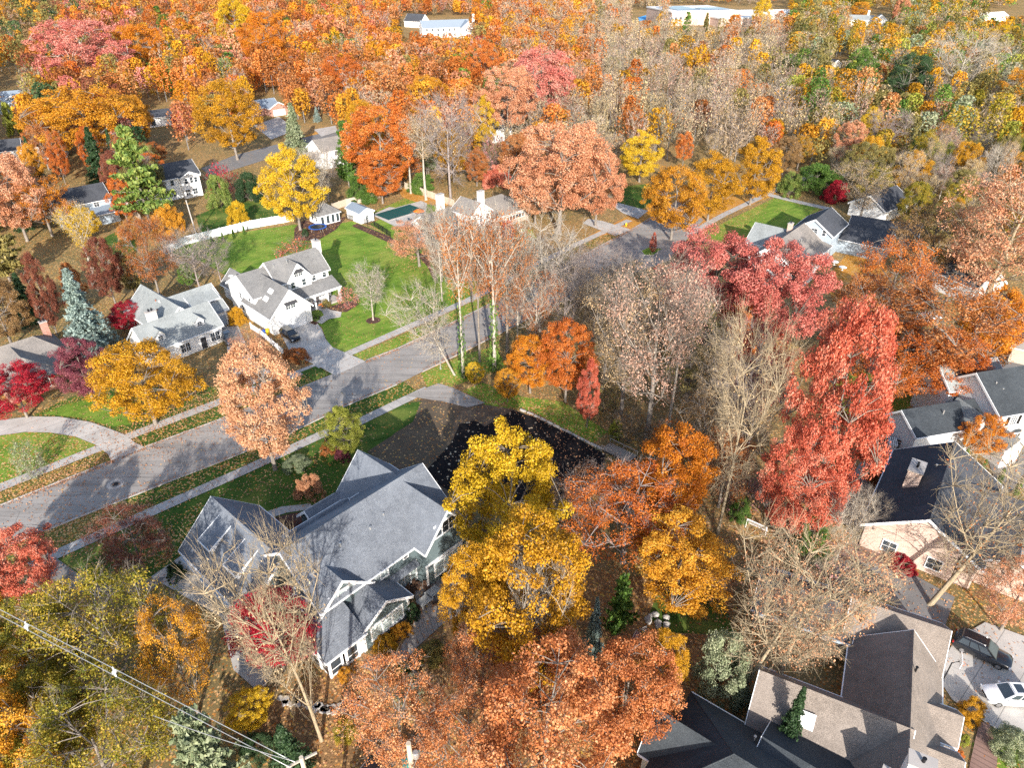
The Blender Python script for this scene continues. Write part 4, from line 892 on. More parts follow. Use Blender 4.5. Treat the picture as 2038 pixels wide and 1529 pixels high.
add('arbor', Conifer('arbor0', 5, levels=30, boughs=9, size=.4, droop=-.5, Rr=2.4, z0=.01, power=.5, per=7))
ZUP = Vector((0, 0, 1))
TREES = []
def tree(kind, pal, x, y, top, wid, label, name=None, cat='tree', bark='grey', group=None, lean=(0, 0), pos=None, hgt=None, rad=None, child=None):
    """stands where pixel (x, y) meets the ground; tall enough to reach pixel row `top`, crown `wid` pixels across"""
    g = at(x, y) if pos is None else pos
    if hgt is None:
        lo, hi = .3, 45
        for _ in range(30):
            mid = (lo+hi)/2; d = proj((g.x, g.y, mid*.6))[2]; rad = wid/2*d/F
            if min(proj((g.x, g.y+q*rad, mid*k))[1] for q, k in ((0, 1), (.5, .9), (.8, .72))) > top: lo = mid
            else: hi = mid
        hgt = max(lo, rad*.75)
    ps = PR[kind]; p = ps[rnd.randrange(len(ps))]
    s = rad/p.R*.93; sz = hgt/p.H
    if name is None: name = dict(spruce='spruce_tree', pine='pine_tree', arbor='arborvitae', shrub='shrub', bush='shrub', bare='bare_tree', thin='oak_tree', airy='oak_tree', tallthin='bare_tree').get(kind, 'maple_tree')
    r = empty(name, (g.x, g.y, -.05), rnd.uniform(0, 6.28)); r.scale = (s, s, sz)
    if lean != (0, 0): r.rotation_euler = (R(lean[0]), R(lean[1]), rnd.uniform(-.5, .5))
    for me, nm, mt in ((p.wood, 'trunk', BK[bark]), (p.leaf, 'crown', LM[pal])):
        if me is None: continue
        o = bpy.data.objects.new(nm, me); C.objects.link(o); o.parent = r
        o.material_slots[0].link = 'OBJECT'; o.material_slots[0].material = mt
    tag(r, label, cat, group or ('shrubs in the gardens' if cat == 'shrub' else 'trees of the autumn neighbourhood'))
    TREES.append((g.x, g.y, rad)); return r
T = tree
def S_(kind, pal, x, y, top, wid, label, **k): return tree(kind, pal, x, y, top, wid, label, cat='shrub', name=k.pop('name', 'shrub'), **k)
# foreground, left to right
T('spread', 'red', 62, 1215, 1052, 175, 'red maple beside the leafy verge, at the lower left edge')
T('round', 'gold', -30, 1290, 1130, 140, 'golden tree cut by the left edge beneath the red maple')
T('airy', 'yelgreen', 265, 1400, 1140, 280, 'largest yellow green tree, left of the blue house garage')
T('spread', 'yelgreen', 140, 1400, 1200, 190, 'yellow green tree between the red maple and the power lines')
T('round', 'goldorange', 60, 1440, 1255, 190, 'amber tree under the power lines at the left edge')
T('airy', 'yelgreen', 260, 1620, 1360, 320, 'yellow green tree at the bottom edge below the power lines')
T('round', 'goldorange', 40, 1640, 1380, 260, 'golden orange tree filling the bottom left corner')
T('airy', 'goldorange', 395, 1420, 1200, 160, 'smaller yellow green tree touching the garage driveway of the blue house')
T('spread', 'yelgreen', 140, 1540, 1340, 210, 'yellow green tree just under the middle of the power lines')
T('airy', 'brownred', 290, 1140, 1005, 150, 'dark rusty crab apple tree over the pavement left of the blue house')
T('pine', 'palegreen', 440, 1600, 1385, 190, 'pale grey green conifer in front of the power lines')
T('spruce', 'darkgreen', 585, 1545, 1425, 115, 'small dark green conifer by the wooden pole at the bottom')
T('round', 'yellow', 508, 1450, 1370, 90, 'small yellow tree at the lower end of the blue house driveway')
T('bare', 'tan', 640, 1475, 1075, 230, 'bare tree with thick forked tan trunk in front of the screened porch', bark='tan', lean=(0, -5))
T('round', 'crimson', 565, 1335, 1170, 160, 'crimson Japanese maple beside the screened porch', name='japanese_maple')
T('airy', 'copper', 805, 1510, 1305, 220, 'rust red oak at the bottom, left of the tall fiery oak')
T('airy', 'copper', 965, 1410, 1240, 170, 'small coppery tree standing in front of the golden maples')
T('spread', 'copper', 1085, 1580, 1290, 350, 'tall fiery oak at the bottom centre with bare twigs in its crown')
T('round', 'copper', 1235, 1480, 1270, 220, 'copper orange oak left of the charcoal hip roof')
T('airy', 'copper', 940, 1590, 1380, 230, 'rusty oak at the bottom edge, between two fiery oaks')
T('round', 'gold', 1050, 1345, 1035, 280, 'large golden maple right of the stone patio')
T('round', 'gold', 950, 1300, 1090, 140, 'amber maple leaning over the stone patio')
T('bare', 'gold', 1074, 1385, 1140, 130, 'leafless pale tree standing against the golden maple', bark='pale')
T('oval', 'yellow', 1015, 1120, 842, 225, 'bright yellow maple beside the black soil')
T('round', 'orange', 1325, 1060, 852, 175, 'vivid orange maple right of the wooden deck')
T('airy', 'orangered', 1240, 1120, 925, 250, 'spreading orange red tree with grey limbs left of the pale tall trunk', bark='mauve')
T('spread', 'goldorange', 1340, 1210, 1030, 230, 'orange and yellow tree above the shaded lawn')
T('thin', 'rust', 1165, 1075, 935, 120, 'thin rusty tree at the edge of the black soil', bark='mauve')
T('pine', 'green', 1230, 1265, 1135, 85, 'fresh green conifer behind the hammock')
T('spruce', 'bluespruce', 1179, 1300, 1185, 58, 'narrow blue spruce left of the fresh green conifer')
T('round', 'gold', 1310, 1375, 1255, 98, 'small golden tree right of the hammock')
T('shrub', 'palegreen', 1428, 1380, 1255, 120, 'grey green holly between the bare tree and the charcoal hip roof', name='holly_tree')
T('bare', 'peach', 1462, 1395, 1060, 270, 'big bare tree with buff trunk left of the brown roofs', bark='tan', lean=(0, 12))
T('thin', 'peach', 1530, 1380, 1090, 300, 'big tree with scattered orange leaves over the brown roofs', bark='tan', lean=(0, 10))
T('spruce', 'darkgreen', 1552, 1510, 1360, 85, 'dark green spruce between the charcoal and brown roofs')
T('round', 'red', 1604, 1040, 606, 205, 'tall blazing red oak, the tallest tree right of centre', name='oak_tree')
T('round', 'red', 1560, 1095, 850, 155, 'rose red oak in front of the tall blazing red oak', name='oak_tree')
T('round', 'orangered', 1470, 720, 600, 120, 'orange red tree under the pink oaks')
T('spread', 'pinkred', 1400, 690, 465, 240, 'big pink and orange oak beside the parking bay', bark='dark', name='oak_tree')
T('spread', 'pinkred', 1525, 720, 485, 200, 'pink oak touching the tan roofed house', bark='dark', name='oak_tree')
T('round', 'red', 1480, 860, 640, 150, 'red oak left of the tall blazing oak', name='oak_tree')
T('bare', 'tan', 1428, 1062, 640, 190, 'tall bare tree with pale trunk left of the blazing red oak', bark='tan')
T('thin', 'pinktan', 1285, 885, 535, 250, 'tall tan oak with grey trunk at the end of the black soil')
T('thin', 'tan', 1232, 855, 560, 190, 'tall tan oak with forked trunk, left one of the pair behind the lot')
T('airy', 'olive', 1365, 800, 615, 150, 'olive gold tree between the tan oaks and the red oak')
T('bare', 'tan', 1440, 900, 660, 150, 'grey bare tree behind the white trunked tree', bark='mauve')
T('round', 'orange', 1055, 782, 672, 105, 'orange young maple at the edge of the empty lot')
T('round', 'orangered', 1125, 800, 640, 115, 'orange red young maple behind the lot edging')
T('column', 'red', 1168, 850, 715, 60, 'slim red young maple nearest the black soil')
T('round', 'goldorange', 1010, 800, 735, 55, 'small orange tree by the lot entrance')
T('round', 'yellow', 945, 770, 722, 40, 'tiny yellow tree at the foot of the ivy covered trunk', name='young_tree')
T('tallthin', 'rust', 922, 752, 425, 110, 'tall slim tree with ivy on its trunk, left one of the street pair', bark='pale')
T('tallthin', 'rust', 984, 738, 420, 140, 'tall slim tree with ivy on its trunk, right one of the street pair', bark='pale')
T('thin', 'rust', 1010, 700, 470, 140, 'rusty thin tree behind the ivy covered pair')
T('bare', 'tan', 905, 747, 555, 120, 'leafless tree leaning left over the street by the lamp', bark='pale', lean=(0, -22))
T('thin', 'rust', 940, 600, 440, 120, 'thin orange tree in front of the white pool house')
T('bare', 'tan', 1075, 660, 440, 170, 'bare grey tree over the middle of the street', bark='pale')
T('bare', 'peach', 1195, 625, 500, 150, 'low bare tree by the far kerb of the street', bark='mauve')
T('thin', 'tan', 1265, 700, 530, 170, 'tan thin tree below the parking bay')
T('thin', 'tan', 1160, 690, 540, 140, 'tan thin tree on the near side of the street')
T('bare', 'tan', 880, 560, 405, 90, 'bare twiggy tree between the lawn and the pool house')
# right side
T('airy', 'rust', 1815, 780, 560, 280, 'wide rusty oak below the white barn')
T('airy', 'orangered', 1770, 800, 640, 200, 'copper tree above the right hand lawn')
T('spread', 'orange', 1930, 760, 580, 150, 'orange yellow maple right of the rusty oak')
T('round', 'orangered', 1850, 810, 660, 160, 'orange maple behind the white shuttered house')
T('airy', 'orangered', 1745, 660, 480, 190, 'brown orange oak behind the tan roofed house')
T('airy', 'rust', 1700, 740, 560, 160, 'rusty oak right of the pink oaks')
T('airy', 'salmon', 1955, 620, 345, 250, 'huge tan and orange oak with thick leaning trunk at the right edge', bark='tan')
T('airy', 'brown', 1835, 570, 410, 170, 'brown leaved oak left of the white barn', bark='dark')
T('thin', 'tan', 1705, 450, 330, 120, 'tan tree behind the grey blue house')
T('round', 'yellow', 1868, 540, 492, 72, 'small yellow tree at the white fence')
T('round', 'orange', 1940, 915, 825, 88, 'small orange tree growing by the white shuttered house')
T('bare', 'rust', 1850, 1205, 905, 300, 'bare tree with split trunk leaning over the charcoal roof', bark='tan', lean=(0, 18))
T('airy', 'salmon', 1990, 1255, 1110, 140, 'orange pink maple behind the black SUV')
S_('shrub', 'green', 1605, 1115, 1030, 95, 'light green bush under the rose red oak')
T('bare', 'tan', 1712, 1075, 985, 90, 'small bare tree at the corner of the charcoal roofed brick house')
S_('shrub', 'crimson', 1790, 1130, 1098, 60, 'pink red bush at the gable of the brick house')
S_('shrub', 'crimson', 1735, 868, 842, 70, 'red burning bush along the dark fence')
S_('shrub', 'green', 1730, 722, 700, 45, 'green bush at the head of the right hand lawn')
S_('shrub', 'gold', 1930, 1425, 1385, 60, 'golden bush in the bed beside the white car')
S_('shrub', 'palegreen', 2005, 1500, 1440, 85, 'grey green juniper by the brick path')
S_('shrub', 'lime', 1916, 1480, 1460, 24, 'round lime green bush below the brown porch')
S_('shrub', 'orangered', 1903, 1512, 1490, 28, 'orange bush at the bottom of the brick path')
S_('shrub', 'rust', 1725, 910, 885, 40, 'amber bush in the bed above the stepping path')
S_('shrub', 'rust', 1745, 960, 925, 45, 'rusty bush below the stepping path')
for k, (x, y) in enumerate(((1915, 925), (1950, 948), (1985, 965), (2020, 985))):
    S_('arbor', 'pine', x, y, y-34, 16, 'narrow green arborvitae in the row behind the charcoal roof', name='arborvitae', group='arborvitae row behind the charcoal roof')
# around the blue house
T('oval', 'lime', 688, 905, 808, 90, 'yellow green young tree on the pavement by the empty lot', name='young_tree')
T('round', 'peach', 548, 935, 690, 190, 'peach coloured oak over the street', name='oak_tree')
T('thin', 'salmon', 520, 805, 665, 110, 'thin salmon tree beside the concrete driveway')
S_('shrub', 'peach', 619, 988, 943, 60, 'round peach bush on the front lawn of the blue house')
S_('shrub', 'rust', 655, 902, 876, 34, 'rusty bush at the foot of the yellow green young tree')
S_('shrub', 'plum', 684, 915, 887, 34, 'maroon bush right of the rusty bush')
S_('shrub', 'palegreen', 590, 930, 905, 60, 'grey green ground bush under the peach oak')
S_('bush', 'brownred', 590, 1055, 1025, 60, 'bare brown bush at the porch of the blue house')
S_('shrub', 'darkgreen', 352, 1150, 1118, 42, 'dark clipped bush at the garage corner')
S_('shrub', 'gold', 768, 1290, 1262, 62, 'yellow bush below the sun room window')
S_('shrub', 'goldorange', 800, 1262, 1235, 46, 'golden bush at the corner of the sun room')
S_('shrub', 'darkgreen', 822, 1230, 1200, 34, 'dark green bush between the sun room and the patio')
S_('shrub', 'goldorange', 690, 1350, 1325, 40, 'amber bush at the porch corner')
S_('shrub', 'green', 790, 1345, 1310, 60, 'green bush below the curved stone path')
S_('shrub', 'palegreen', 820, 1380, 1340, 70, 'pale green bush left of the small coppery tree')
S_('shrub', 'yelgreen', 690, 1470, 1425, 50, 'yellow bush by the trunk of the forked bare tree')
S_('shrub', 'darkgreen', 520, 1500, 1450, 80, 'dark green bush right of the pale conifer')
S_('shrub', 'olive', 860, 1310, 1270, 70, 'olive bush along the stone path')
# left side
T('round', 'gold', 310, 845, 682, 200, 'wide yellow maple in front of the white cape house')
T('oval', 'plum', 185, 795, 668, 118, 'purple plum tree below the blue spruce')
T('spread', 'crimson', 55, 832, 728, 130, 'crimson Japanese maple at the ranch house', name='japanese_maple')
T('spruce', 'bluespruce', 190, 705, 528, 122, 'big pale blue spruce left of the white cape house')
T('round', 'crimson', 262, 660, 600, 80, 'dark red maple between the blue spruce and the cape house')
T('column', 'brownred', 115, 668, 503, 66, 'red brown columnar tree left of the blue spruce')
T('column', 'rust', 160, 610, 520, 50, 'rusty slim tree behind the blue spruce')
T('bare', 'tan', 743, 638, 532, 92, 'bare pale tree in a mulch ring on the lawn', bark='pale')
S_('bush', 'pinkred', 692, 608, 572, 50, 'reddish twiggy bush at the porch corner of the farmhouse')
S_('bush', 'red', 590, 510, 480, 90, 'red twiggy bush behind the white farmhouse')
S_('shrub', 'olive', 650, 612, 596, 20, 'clipped round bush by the farmhouse steps')
S_('shrub', 'green', 630, 638, 624, 16, 'small green bush in the triangular bed')
S_('shrub', 'gold', 475, 645, 612, 36, 'yellow bush between the two white houses')
S_('shrub', 'rust', 590, 715, 690, 60, 'rusty bushes in the bed along the driveway')
S_('bush', 'palegreen', 66, 945, 880, 60, 'pale leafless shrub on the circular drive lawn')
T('airy', 'salmon', 835, 530, 440, 115, 'orange pink tree at the corner of the big lawn')
T('oval', 'yellow', 598, 458, 288, 128, 'tall yellow maple behind the white vinyl fence')
T('bare', 'tan', 642, 445, 300, 70, 'slim leafless tree in front of the garden pavilion', bark='pale')
T('bare', 'tan', 655, 400, 300, 80, 'second leafless tree, behind the garden pavilion', bark='mauve')
S_('shrub', 'darkgreen', 608, 470, 455, 16, 'small dark conifer bush beside the trampoline')
T('spread', 'orangered', 768, 392, 205, 150, 'tall orange red oak left of the swimming pool', name='oak_tree')
T('round', 'orangered', 762, 405, 305, 92, 'orange red maple in front of the tall oak by the pool fence')
T('bare', 'tan', 898, 408, 195, 150, 'wide bare tree behind the tall white chimney', bark='mauve')
T('tallthin', 'tan', 848, 398, 230, 100, 'tall bare tree at the pool fence', bark='pale')
T('tallthin', 'tan', 818, 385, 250, 80, 'thin bare tree left of the pool fence corner', bark='pale')
T('spread', 'salmon', 1112, 465, 243, 200, 'great salmon pink oak beside the street', name='oak_tree')
T('round', 'salmon', 1185, 450, 300, 105, 'salmon oak right of the great salmon oak', name='oak_tree')
T('round', 'peach', 1065, 445, 330, 100, 'peach oak left of the great salmon oak', name='oak_tree')
T('round', 'goldorange', 1335, 478, 333, 130, 'amber maple at the end of the street')
T('oval', 'gold', 1408, 440, 300, 115, 'gold maple right of the amber maple')
T('oval', 'gold', 1492, 408, 272, 105, 'gold maple at the bend of the far path')
T('oval', 'yellow', 1272, 362, 258, 95, 'yellow maple above the shaded lawn by the street')
T('round', 'brown', 1555, 355, 272, 66, 'brown tree right of the gold maples')
S_('shrub', 'green', 1622, 382, 328, 105, 'large bright green bush by the far path')
S_('shrub', 'pine', 1570, 390, 345, 55, 'smaller green bush left of the large bright one')
S_('shrub', 'crimson', 1660, 400, 360, 55, 'dark red bush near the far path')
T('oval', 'yellow', 1718, 305, 213, 56, 'bright yellow tree among tan trees at upper right')
T('round', 'salmon', 1678, 345, 240, 62, 'salmon tree left of the bright yellow tree')
T('oval', 'green', 1700, 215, 98, 70, 'dense green tree at upper right')
T('round', 'darkgreen', 1790, 235, 105, 95, 'dark green broad tree right of the dense green tree')
T('round', 'gold', 1765, 310, 235, 60, 'yellow tree below the dark green broad tree')
T('bare', 'cream', 1888, 225, 70, 165, 'big vase shaped bare tree at upper right', bark='pale')
T('bare', 'mauve', 1748, 325, 222, 90, 'small vase shaped bare tree below the bright yellow one', bark='mauve')
T('round', 'goldorange', 2015, 250, 130, 90, 'orange tree at the upper right edge')
T('round', 'yellow', 1985, 120, 50, 90, 'lemon yellow tree near the upper right corner')
T('column', 'red', 1298, 508, 462, 18, 'young red tree on the grass island in the parking bay', name='young_tree')
T('round', 'brown', 1240, 640, 560, 110, 'brown twiggy tree left of the big pink oak')
T('spread', 'pinkred', 185, 180, 38, 185, 'wide pink oak with visible white trunk at upper left', bark='pale', name='oak_tree')
T('round', 'orange', 292, 158, 48, 110, 'orange maple right of the wide pink oak')
T('spread', 'goldorange', 195, 325, 172, 200, 'broad amber maple left of the flat white house')
T('round', 'goldorange', 280, 300, 190, 90, 'amber tree in front of the flat white house')
T('round', 'gold', 473, 318, 160, 125, 'golden street maple at the side road')
T('pine', 'pine', 300, 450, 240, 140, 'tall fresh green pine in front of the white gabled house', bark='grey')
T('spruce', 'darkgreen', 205, 365, 248, 70, 'dark conifer left of the tall pine')
T('spruce', 'palegreen', 592, 305, 200, 66, 'grey green spruce at the side road')
T('spruce', 'bluespruce', 632, 242, 210, 22, 'small blue spruce by the side road')
T('pine', 'green', 695, 372, 232, 62, 'slender green pine right of the white saltbox house')
T('column', 'brownred', 75, 268, 188, 74, 'purple brown tree below the steel blue house')
S_('shrub', 'crimson', 366, 254, 213, 42, 'crimson bush at the end of the flat white house')
S_('shrub', 'lime', 32, 270, 205, 30, 'lime green bush by the steel blue house')
T('round', 'salmon', 55, 480, 308, 140, 'coral tree at the left edge', )
T('airy', 'orange', 105, 470, 350, 110, 'orange tree right of the coral tree')
T('tallthin', 'yellow', 190, 560, 412, 80, 'slim yellow tree in front of the pale blue house', bark='pale')
T('round', 'yellow', 178, 480, 415, 60, 'small bright yellow crown behind the slim yellow tree')
T('pine', 'olive', 20, 560, 385, 120, 'olive conifer at the left edge')
T('spruce', 'darkgreen', 65, 640, 540, 70, 'dark green conifer left of the red brown columnar tree')
T('round', 'brown', 25, 690, 560, 120, 'brown orange tree at the left edge above the ranch house')
T('airy', 'rust', 318, 590, 430, 105, 'rusty tree behind the white cape house')
T('round', 'brownred', 232, 610, 475, 76, 'dark rusty tree right of the blue spruce')
T('round', 'olive', 270, 590, 500, 60, 'olive tree behind the cape house roof')
T('bare', 'tan', 400, 580, 465, 115, 'bare tree behind the grey gables of the cape house', bark='mauve')
T('bare', 'tan', 440, 560, 480, 70, 'smaller bare tree at the back corner of the farmhouse', bark='mauve')
T('column', 'green', 378, 575, 520, 40, 'green arborvitae behind the cape house', name='arborvitae')
T('bush', 'crimson', 445, 385, 322, 65, 'reddish tree right of the white gabled house', name='red_bush')
S_('shrub', 'pine', 440, 412, 350, 52, 'round green bush right of the white gabled house')
S_('shrub', 'yellow', 478, 452, 402, 46, 'yellow bush behind the vinyl fence')
S_('shrub', 'goldorange', 340, 460, 410, 60, 'amber bush below the tall pine')
S_('shrub', 'darkgreen', 500, 400, 345, 60, 'dark green bush left of the tall yellow maple')
S_('shrub', 'green', 720, 400, 350, 70, 'green bush behind the pool shed')
S_('shrub', 'green', 840, 380, 345, 60, 'green bush behind the pool fence')
S_('shrub', 'crimson', 1010, 475, 440, 34, 'crimson bush in front of the white pool house')
S_('shrub', 'lime', 1045, 478, 455, 48, 'lime bush right of the crimson bush')
S_('bush', 'mauve', 980, 340, 270, 70, 'red twiggy bush under the narrow gabled house')
S_('shrub', 'red', 990, 372, 330, 60, 'red bush at the back of the pool house')
for k in range(6): S_('arbor', 'green', 352+k*21+(30 if k > 1 else 0), 512-k*7-(10 if k > 1 else 0), 493-k*7-(10 if k > 1 else 0), 8, 'little arborvitae in the row along the white vinyl fence', name='arborvitae', group='arborvitae along the vinyl fence')
T('spread', 'pinkred', 1075, 262, 92, 150, 'pink oak above the great salmon oak, upper centre', name='oak_tree')
T('spread', 'salmon', 1010, 290, 130, 120, 'coral oak left of the pink oak, upper centre', name='oak_tree')
T('oval', 'yellow', 965, 300, 190, 55, 'yellow tree beside the narrow gabled house')
T('round', 'orangered', 960, 200, 80, 80, 'orange red maple far beyond the pool house')
T('spread', 'orangered', 690, 215, 110, 90, 'red orange oak behind the side road')
T('round', 'gold', 730, 330, 200, 90, 'gold maple left of the tall orange red oak')
T('round', 'goldorange', 850, 240, 150, 90, 'orange gold tree behind the wide bare tree')
T('round', 'orange', 540, 160, 20, 90, 'tall yellow orange tree at the top, left of centre')
T('oval', 'yellow', 480, 110, -10, 90, 'pale yellow tree at the top edge')
T('pine', 'green', 1362, 95, 18, 34, 'green conifer in front of the brick school', )
T('spruce', 'olive', 1400, 92, 22, 34, 'olive conifer right of the green one by the school')
T('round', 'orange', 1458, 72, 28, 32, 'orange maple at the corner of the school')
T('column', 'yellow', 1512, 58, -12, 40, 'tall yellow tree right of the school')
T('column', 'orangered', 1548, 60, 20, 30, 'orange red tree before the low white roof')
T('round', 'goldorange', 1708, 40, 2, 42, 'round orange tree by the far white house')
T('round', 'salmon', 1785, 60, -5, 40, 'pink tree at the top right')
# the thin grey brown stand along the near side of the street
for (kd, pl, x, y, tp, w_, bk, lb) in (
 ('bare', 'tan', 1120, 720, 520, 110, 'mauve', 'grey bare tree above the orange red young maple'), ('thin', 'tan', 1200, 760, 560, 120, 'grey', 'tan thin tree left of the forked tan oak'),
 ('tallthin', 'pinktan', 1330, 850, 560, 120, 'pale', 'slender pinkish tan tree right of the grey trunked tan oak'), ('bare', 'tan', 1350, 760, 560, 120, 'grey', 'grey bare tree below the pink oaks'),
 ('thin', 'brown', 1300, 780, 610, 120, 'grey', 'brown thin tree between the two tan oaks'), ('bare', 'rust', 1180, 680, 510, 120, 'mauve', 'grey twiggy tree over the near kerb of the street'),
 ('thin', 'rust', 1065, 730, 540, 110, 'pale', 'rusty thin tree behind the orange young maple'), ('bare', 'tan', 1030, 690, 470, 110, 'pale', 'tall bare tree beside the ivy covered pair'),
 ('tallthin', 'rust', 955, 720, 450, 90, 'grey', 'slim rusty tree between the ivy covered trunks'), ('bare', 'tan', 880, 600, 430, 80, 'pale', 'bare tree at the lawn corner near the pavement'),
 ('thin', 'salmon', 985, 640, 470, 120, 'grey', 'thin salmon tree over the far kerb'), ('bare', 'tan', 1110, 620, 470, 120, 'mauve', 'bare tree in the middle of the street view'),
 ('thin', 'tan', 1400, 880, 690, 110, 'grey', 'tan thin tree in front of the pink oaks'), ('bare', 'tan', 1475, 950, 740, 130, 'mauve', 'grey bare tree against the blazing red oak'),
 ('thin', 'brown', 1390, 960, 800, 120, 'grey', 'brown thin tree behind the vivid orange maple'), ('airy', 'rust', 1430, 1010, 860, 120, 'grey', 'rusty tree behind the pale trunk'),
 ('bush', 'brown', 1250, 880, 810, 100, 'grey', 'brown undergrowth bush at the foot of the tan oaks'), ('bush', 'rust', 1330, 900, 830, 110, 'grey', 'rusty undergrowth bush right of the grey trunk'),
 ('shrub', 'lime', 1225, 870, 835, 36, 'grey', 'lime green bush by the wooden footbridge'), ('bush', 'olive', 1200, 820, 760, 80, 'grey', 'olive undergrowth bush behind the slim red young maple'),
 ('bush', 'mauve', 1480, 1000, 930, 110, 'mauve', 'grey twiggy bush under the blazing red oak'), ('bush', 'tan', 1400, 830, 770, 90, 'mauve', 'tan twiggy bush in the middle of the stand'),
 ('bare', 'tan', 1660, 1130, 985, 90, 'pale', 'small bare tree in front of the light green bush'), ('bush', 'mauve', 1640, 1190, 1110, 130, 'pale', 'pale twiggy bush left of the brick gable'),
 ('bush', 'rust', 1400, 1200, 1130, 110, 'grey', 'rusty bush at the upper end of the shaded lawn'), ('shrub', 'green', 1470, 1030, 985, 50, 'grey', 'green bush right of the pale trunk'),
 ('bush', 'brown', 1120, 1010, 950, 120, 'mauve', 'brown bush on the edge of the black soil'), ('bush', 'salmon', 1240, 1000, 930, 120, 'mauve', 'salmon undergrowth below the wooden footbridge'),
 ('bush', 'crimson', 1560, 1240, 1170, 90, 'mauve', 'dark red bush behind the buff trunked bare tree')):
    if kd in ('bush', 'shrub'): S_(kd, pl, x, y, tp, w_, lb, bark=bk)
    else: T(kd, pl, x, y, tp, w_, lb, bark=bk)
# ivy on two of the street trunks
for o in [q for q in bpy.data.objects if 'with ivy on its trunk' in str(q.get('label'))]:
    gi = np.random.default_rng(3); n = 420; z = gi.uniform(0, 1, n)**1.8; a = gi.uniform(0, 6.28, n); r_ = .5*(1-.5*z)+gi.uniform(0, .25, n)
    cp, rn = leaves(gi, np.stack([r_*np.cos(a), r_*np.sin(a), .2+z*5.5], 1), .22, .3); me = quadmesh('ivy', cp, rn); me.materials.append(LM['green']); q = bpy.data.objects.new('ivy', me); C.objects.link(q); q.parent = o
# --- the rest of the wood: individuals nearest the houses, then one far mass
def region(x, y):
    r = rnd.random()
    def pick(*ws):
        s = sum(v for _, v in ws); q = rnd.random()*s
        for k, v in ws:
            q -= v
            if q <= 0: return k
        return ws[-1][0]
    if y < 110 and x < 120: return pick(('olive', 3), ('brown', 3), ('darkgreen', 2), ('goldorange', 2), ('mauve', 1))
    if x < 300: return pick(('rust', 3), ('orangered', 2), ('goldorange', 3), ('olive', 2), ('pinkred', 2), ('brownred', 1.5), ('darkgreen', 1.2), ('bare', 1.5))
    if x < 1000: return pick(('orangered', 5), ('orange', 2), ('rust', 4), ('copper', 2.5), ('goldorange', 2.2), ('gold', 1.2), ('salmon', 1.6), ('red', .9), ('bare', 3.2), ('green', .7), ('tan', 1.2), ('brown', 1.0), ('mauve', 1.0), ('olive', .7))
    if x < 1180: return pick(('salmon', 2), ('orangered', 2.4), ('tan', 3), ('bare', 2.2), ('goldorange', 2), ('pinktan', 2), ('rust', 1))
    if x < 1560: return pick(('tan', 4), ('cream', 4), ('bare', 3.0), ('pinktan', 3), ('rust', .8), ('gold', .7), ('olive', .7), ('orangered', .6))
    return pick(('tan', 2.0), ('cream', 2.6), ('olive', 2.8), ('bare', 1.6), ('goldorange', 1.4), ('gold', 1.8), ('pinktan', 1.0), ('green', 1.5), ('lime', 1.0), ('palegreen', 1.0), ('rust', .5), ('yelgreen', 2.0))
# parts of the photo where ground or houses stay in view: (x0, y0, x1, y1) — no filler tree may stand so as to hide them
KEEP = [(100, 375, 225, 435), (330, 325, 415, 400), (612, 278, 702, 330), (0, 150, 65, 215), (285, 205, 362, 250), (512, 190, 562, 225), (955, 245, 1000, 290), (850, 380, 1030, 470), (730, 385, 860, 450),
        (600, 400, 745, 450), (1335, 14, 1500, 52), (805, 34, 935, 74), (1690, 25, 1765, 50), (1480, 415, 1780, 560), (1895, 525, 1995, 600), (-10, 275, 60, 325), (1160, 390, 1400, 560), (1220, 345, 1640, 480), (390, 268, 560, 330), (560, 250, 672, 300), (1260, 25, 1300, 45), (1520, 12, 1562, 35), (1960, 20, 2038, 45), (1655, 115, 1675, 138)]
def blocked(x, y, hpx):
    for (a, b_, c, d_) in KEEP:
        if a-12 < x < c+12 and y > b_-2 and y-hpx < d_-4: return True
    return False
NEARPOLY = [(330, 440), (520, 360), (620, 410), (740, 380), (900, 390), (1050, 430), (1160, 440), (1260, 350), (1560, 330), (1720, 420), (1850, 480), (2100, 600), (2100, 410), (2000, -50), (0, -50), (-60, 500), (60, 560), (150, 480), (330, 440)]
def inpoly(x, y, P):
    c = False; n = len(P)
    for i in range(n):
        (x0, y0), (x1, y1) = P[i], P[i-1]
        if (y0 > y) != (y1 > y) and x < (x1-x0)*(y-y0)/(y1-y0)+x0: c = not c
    return c
cand = []
grid = {}
def free(X, Y, rmin):
    i, j = int(X//12), int(Y//12)
    for a in range(-2, 3):
        for b_ in range(-2, 3):
            for (x, y, r) in grid.get((i+a, j+b_), ()):
                if (x-X)**2+(y-Y)**2 < (rmin+r*.45)**2: return False
    return True
for (x, y, r) in TREES: grid.setdefault((int(x//12), int(y//12)), []).append((x, y, r))
Y = 150.0
while Y < 1150:
    wx = Y*.80+40; n = int(2*wx/6.4)
    for k in range(n):
        X = -wx+2*wx*rnd.random(); Yj = Y+rnd.uniform(0, 8)
        x, y, d_ = proj((X, Yj, 0))
        if not (-90 < x < 2130) or not inpoly(min(2060, max(-20, x)), max(y, -40), NEARPOLY): continue
        hgt = rnd.uniform(10, 17)*(1.08 if y < 330 else .85); rad = rnd.uniform(2.8, 5.4)
        if blocked(x, y, hgt*F/d_*1.0): continue
        if not free(X, Yj, rad*.62+1.0): continue
        grid.setdefault((int(X//12), int(Yj//12)), []).append((X, Yj, rad)); cand.append((d_, X, Yj, hgt, rad, x, y))
    Y += 3.6 if Y < 420 else 5.2 if Y < 700 else 8
cand.sort()
NIND = max(0, 296-sum(1 for o in bpy.data.objects if o.get('category') == 'tree'))
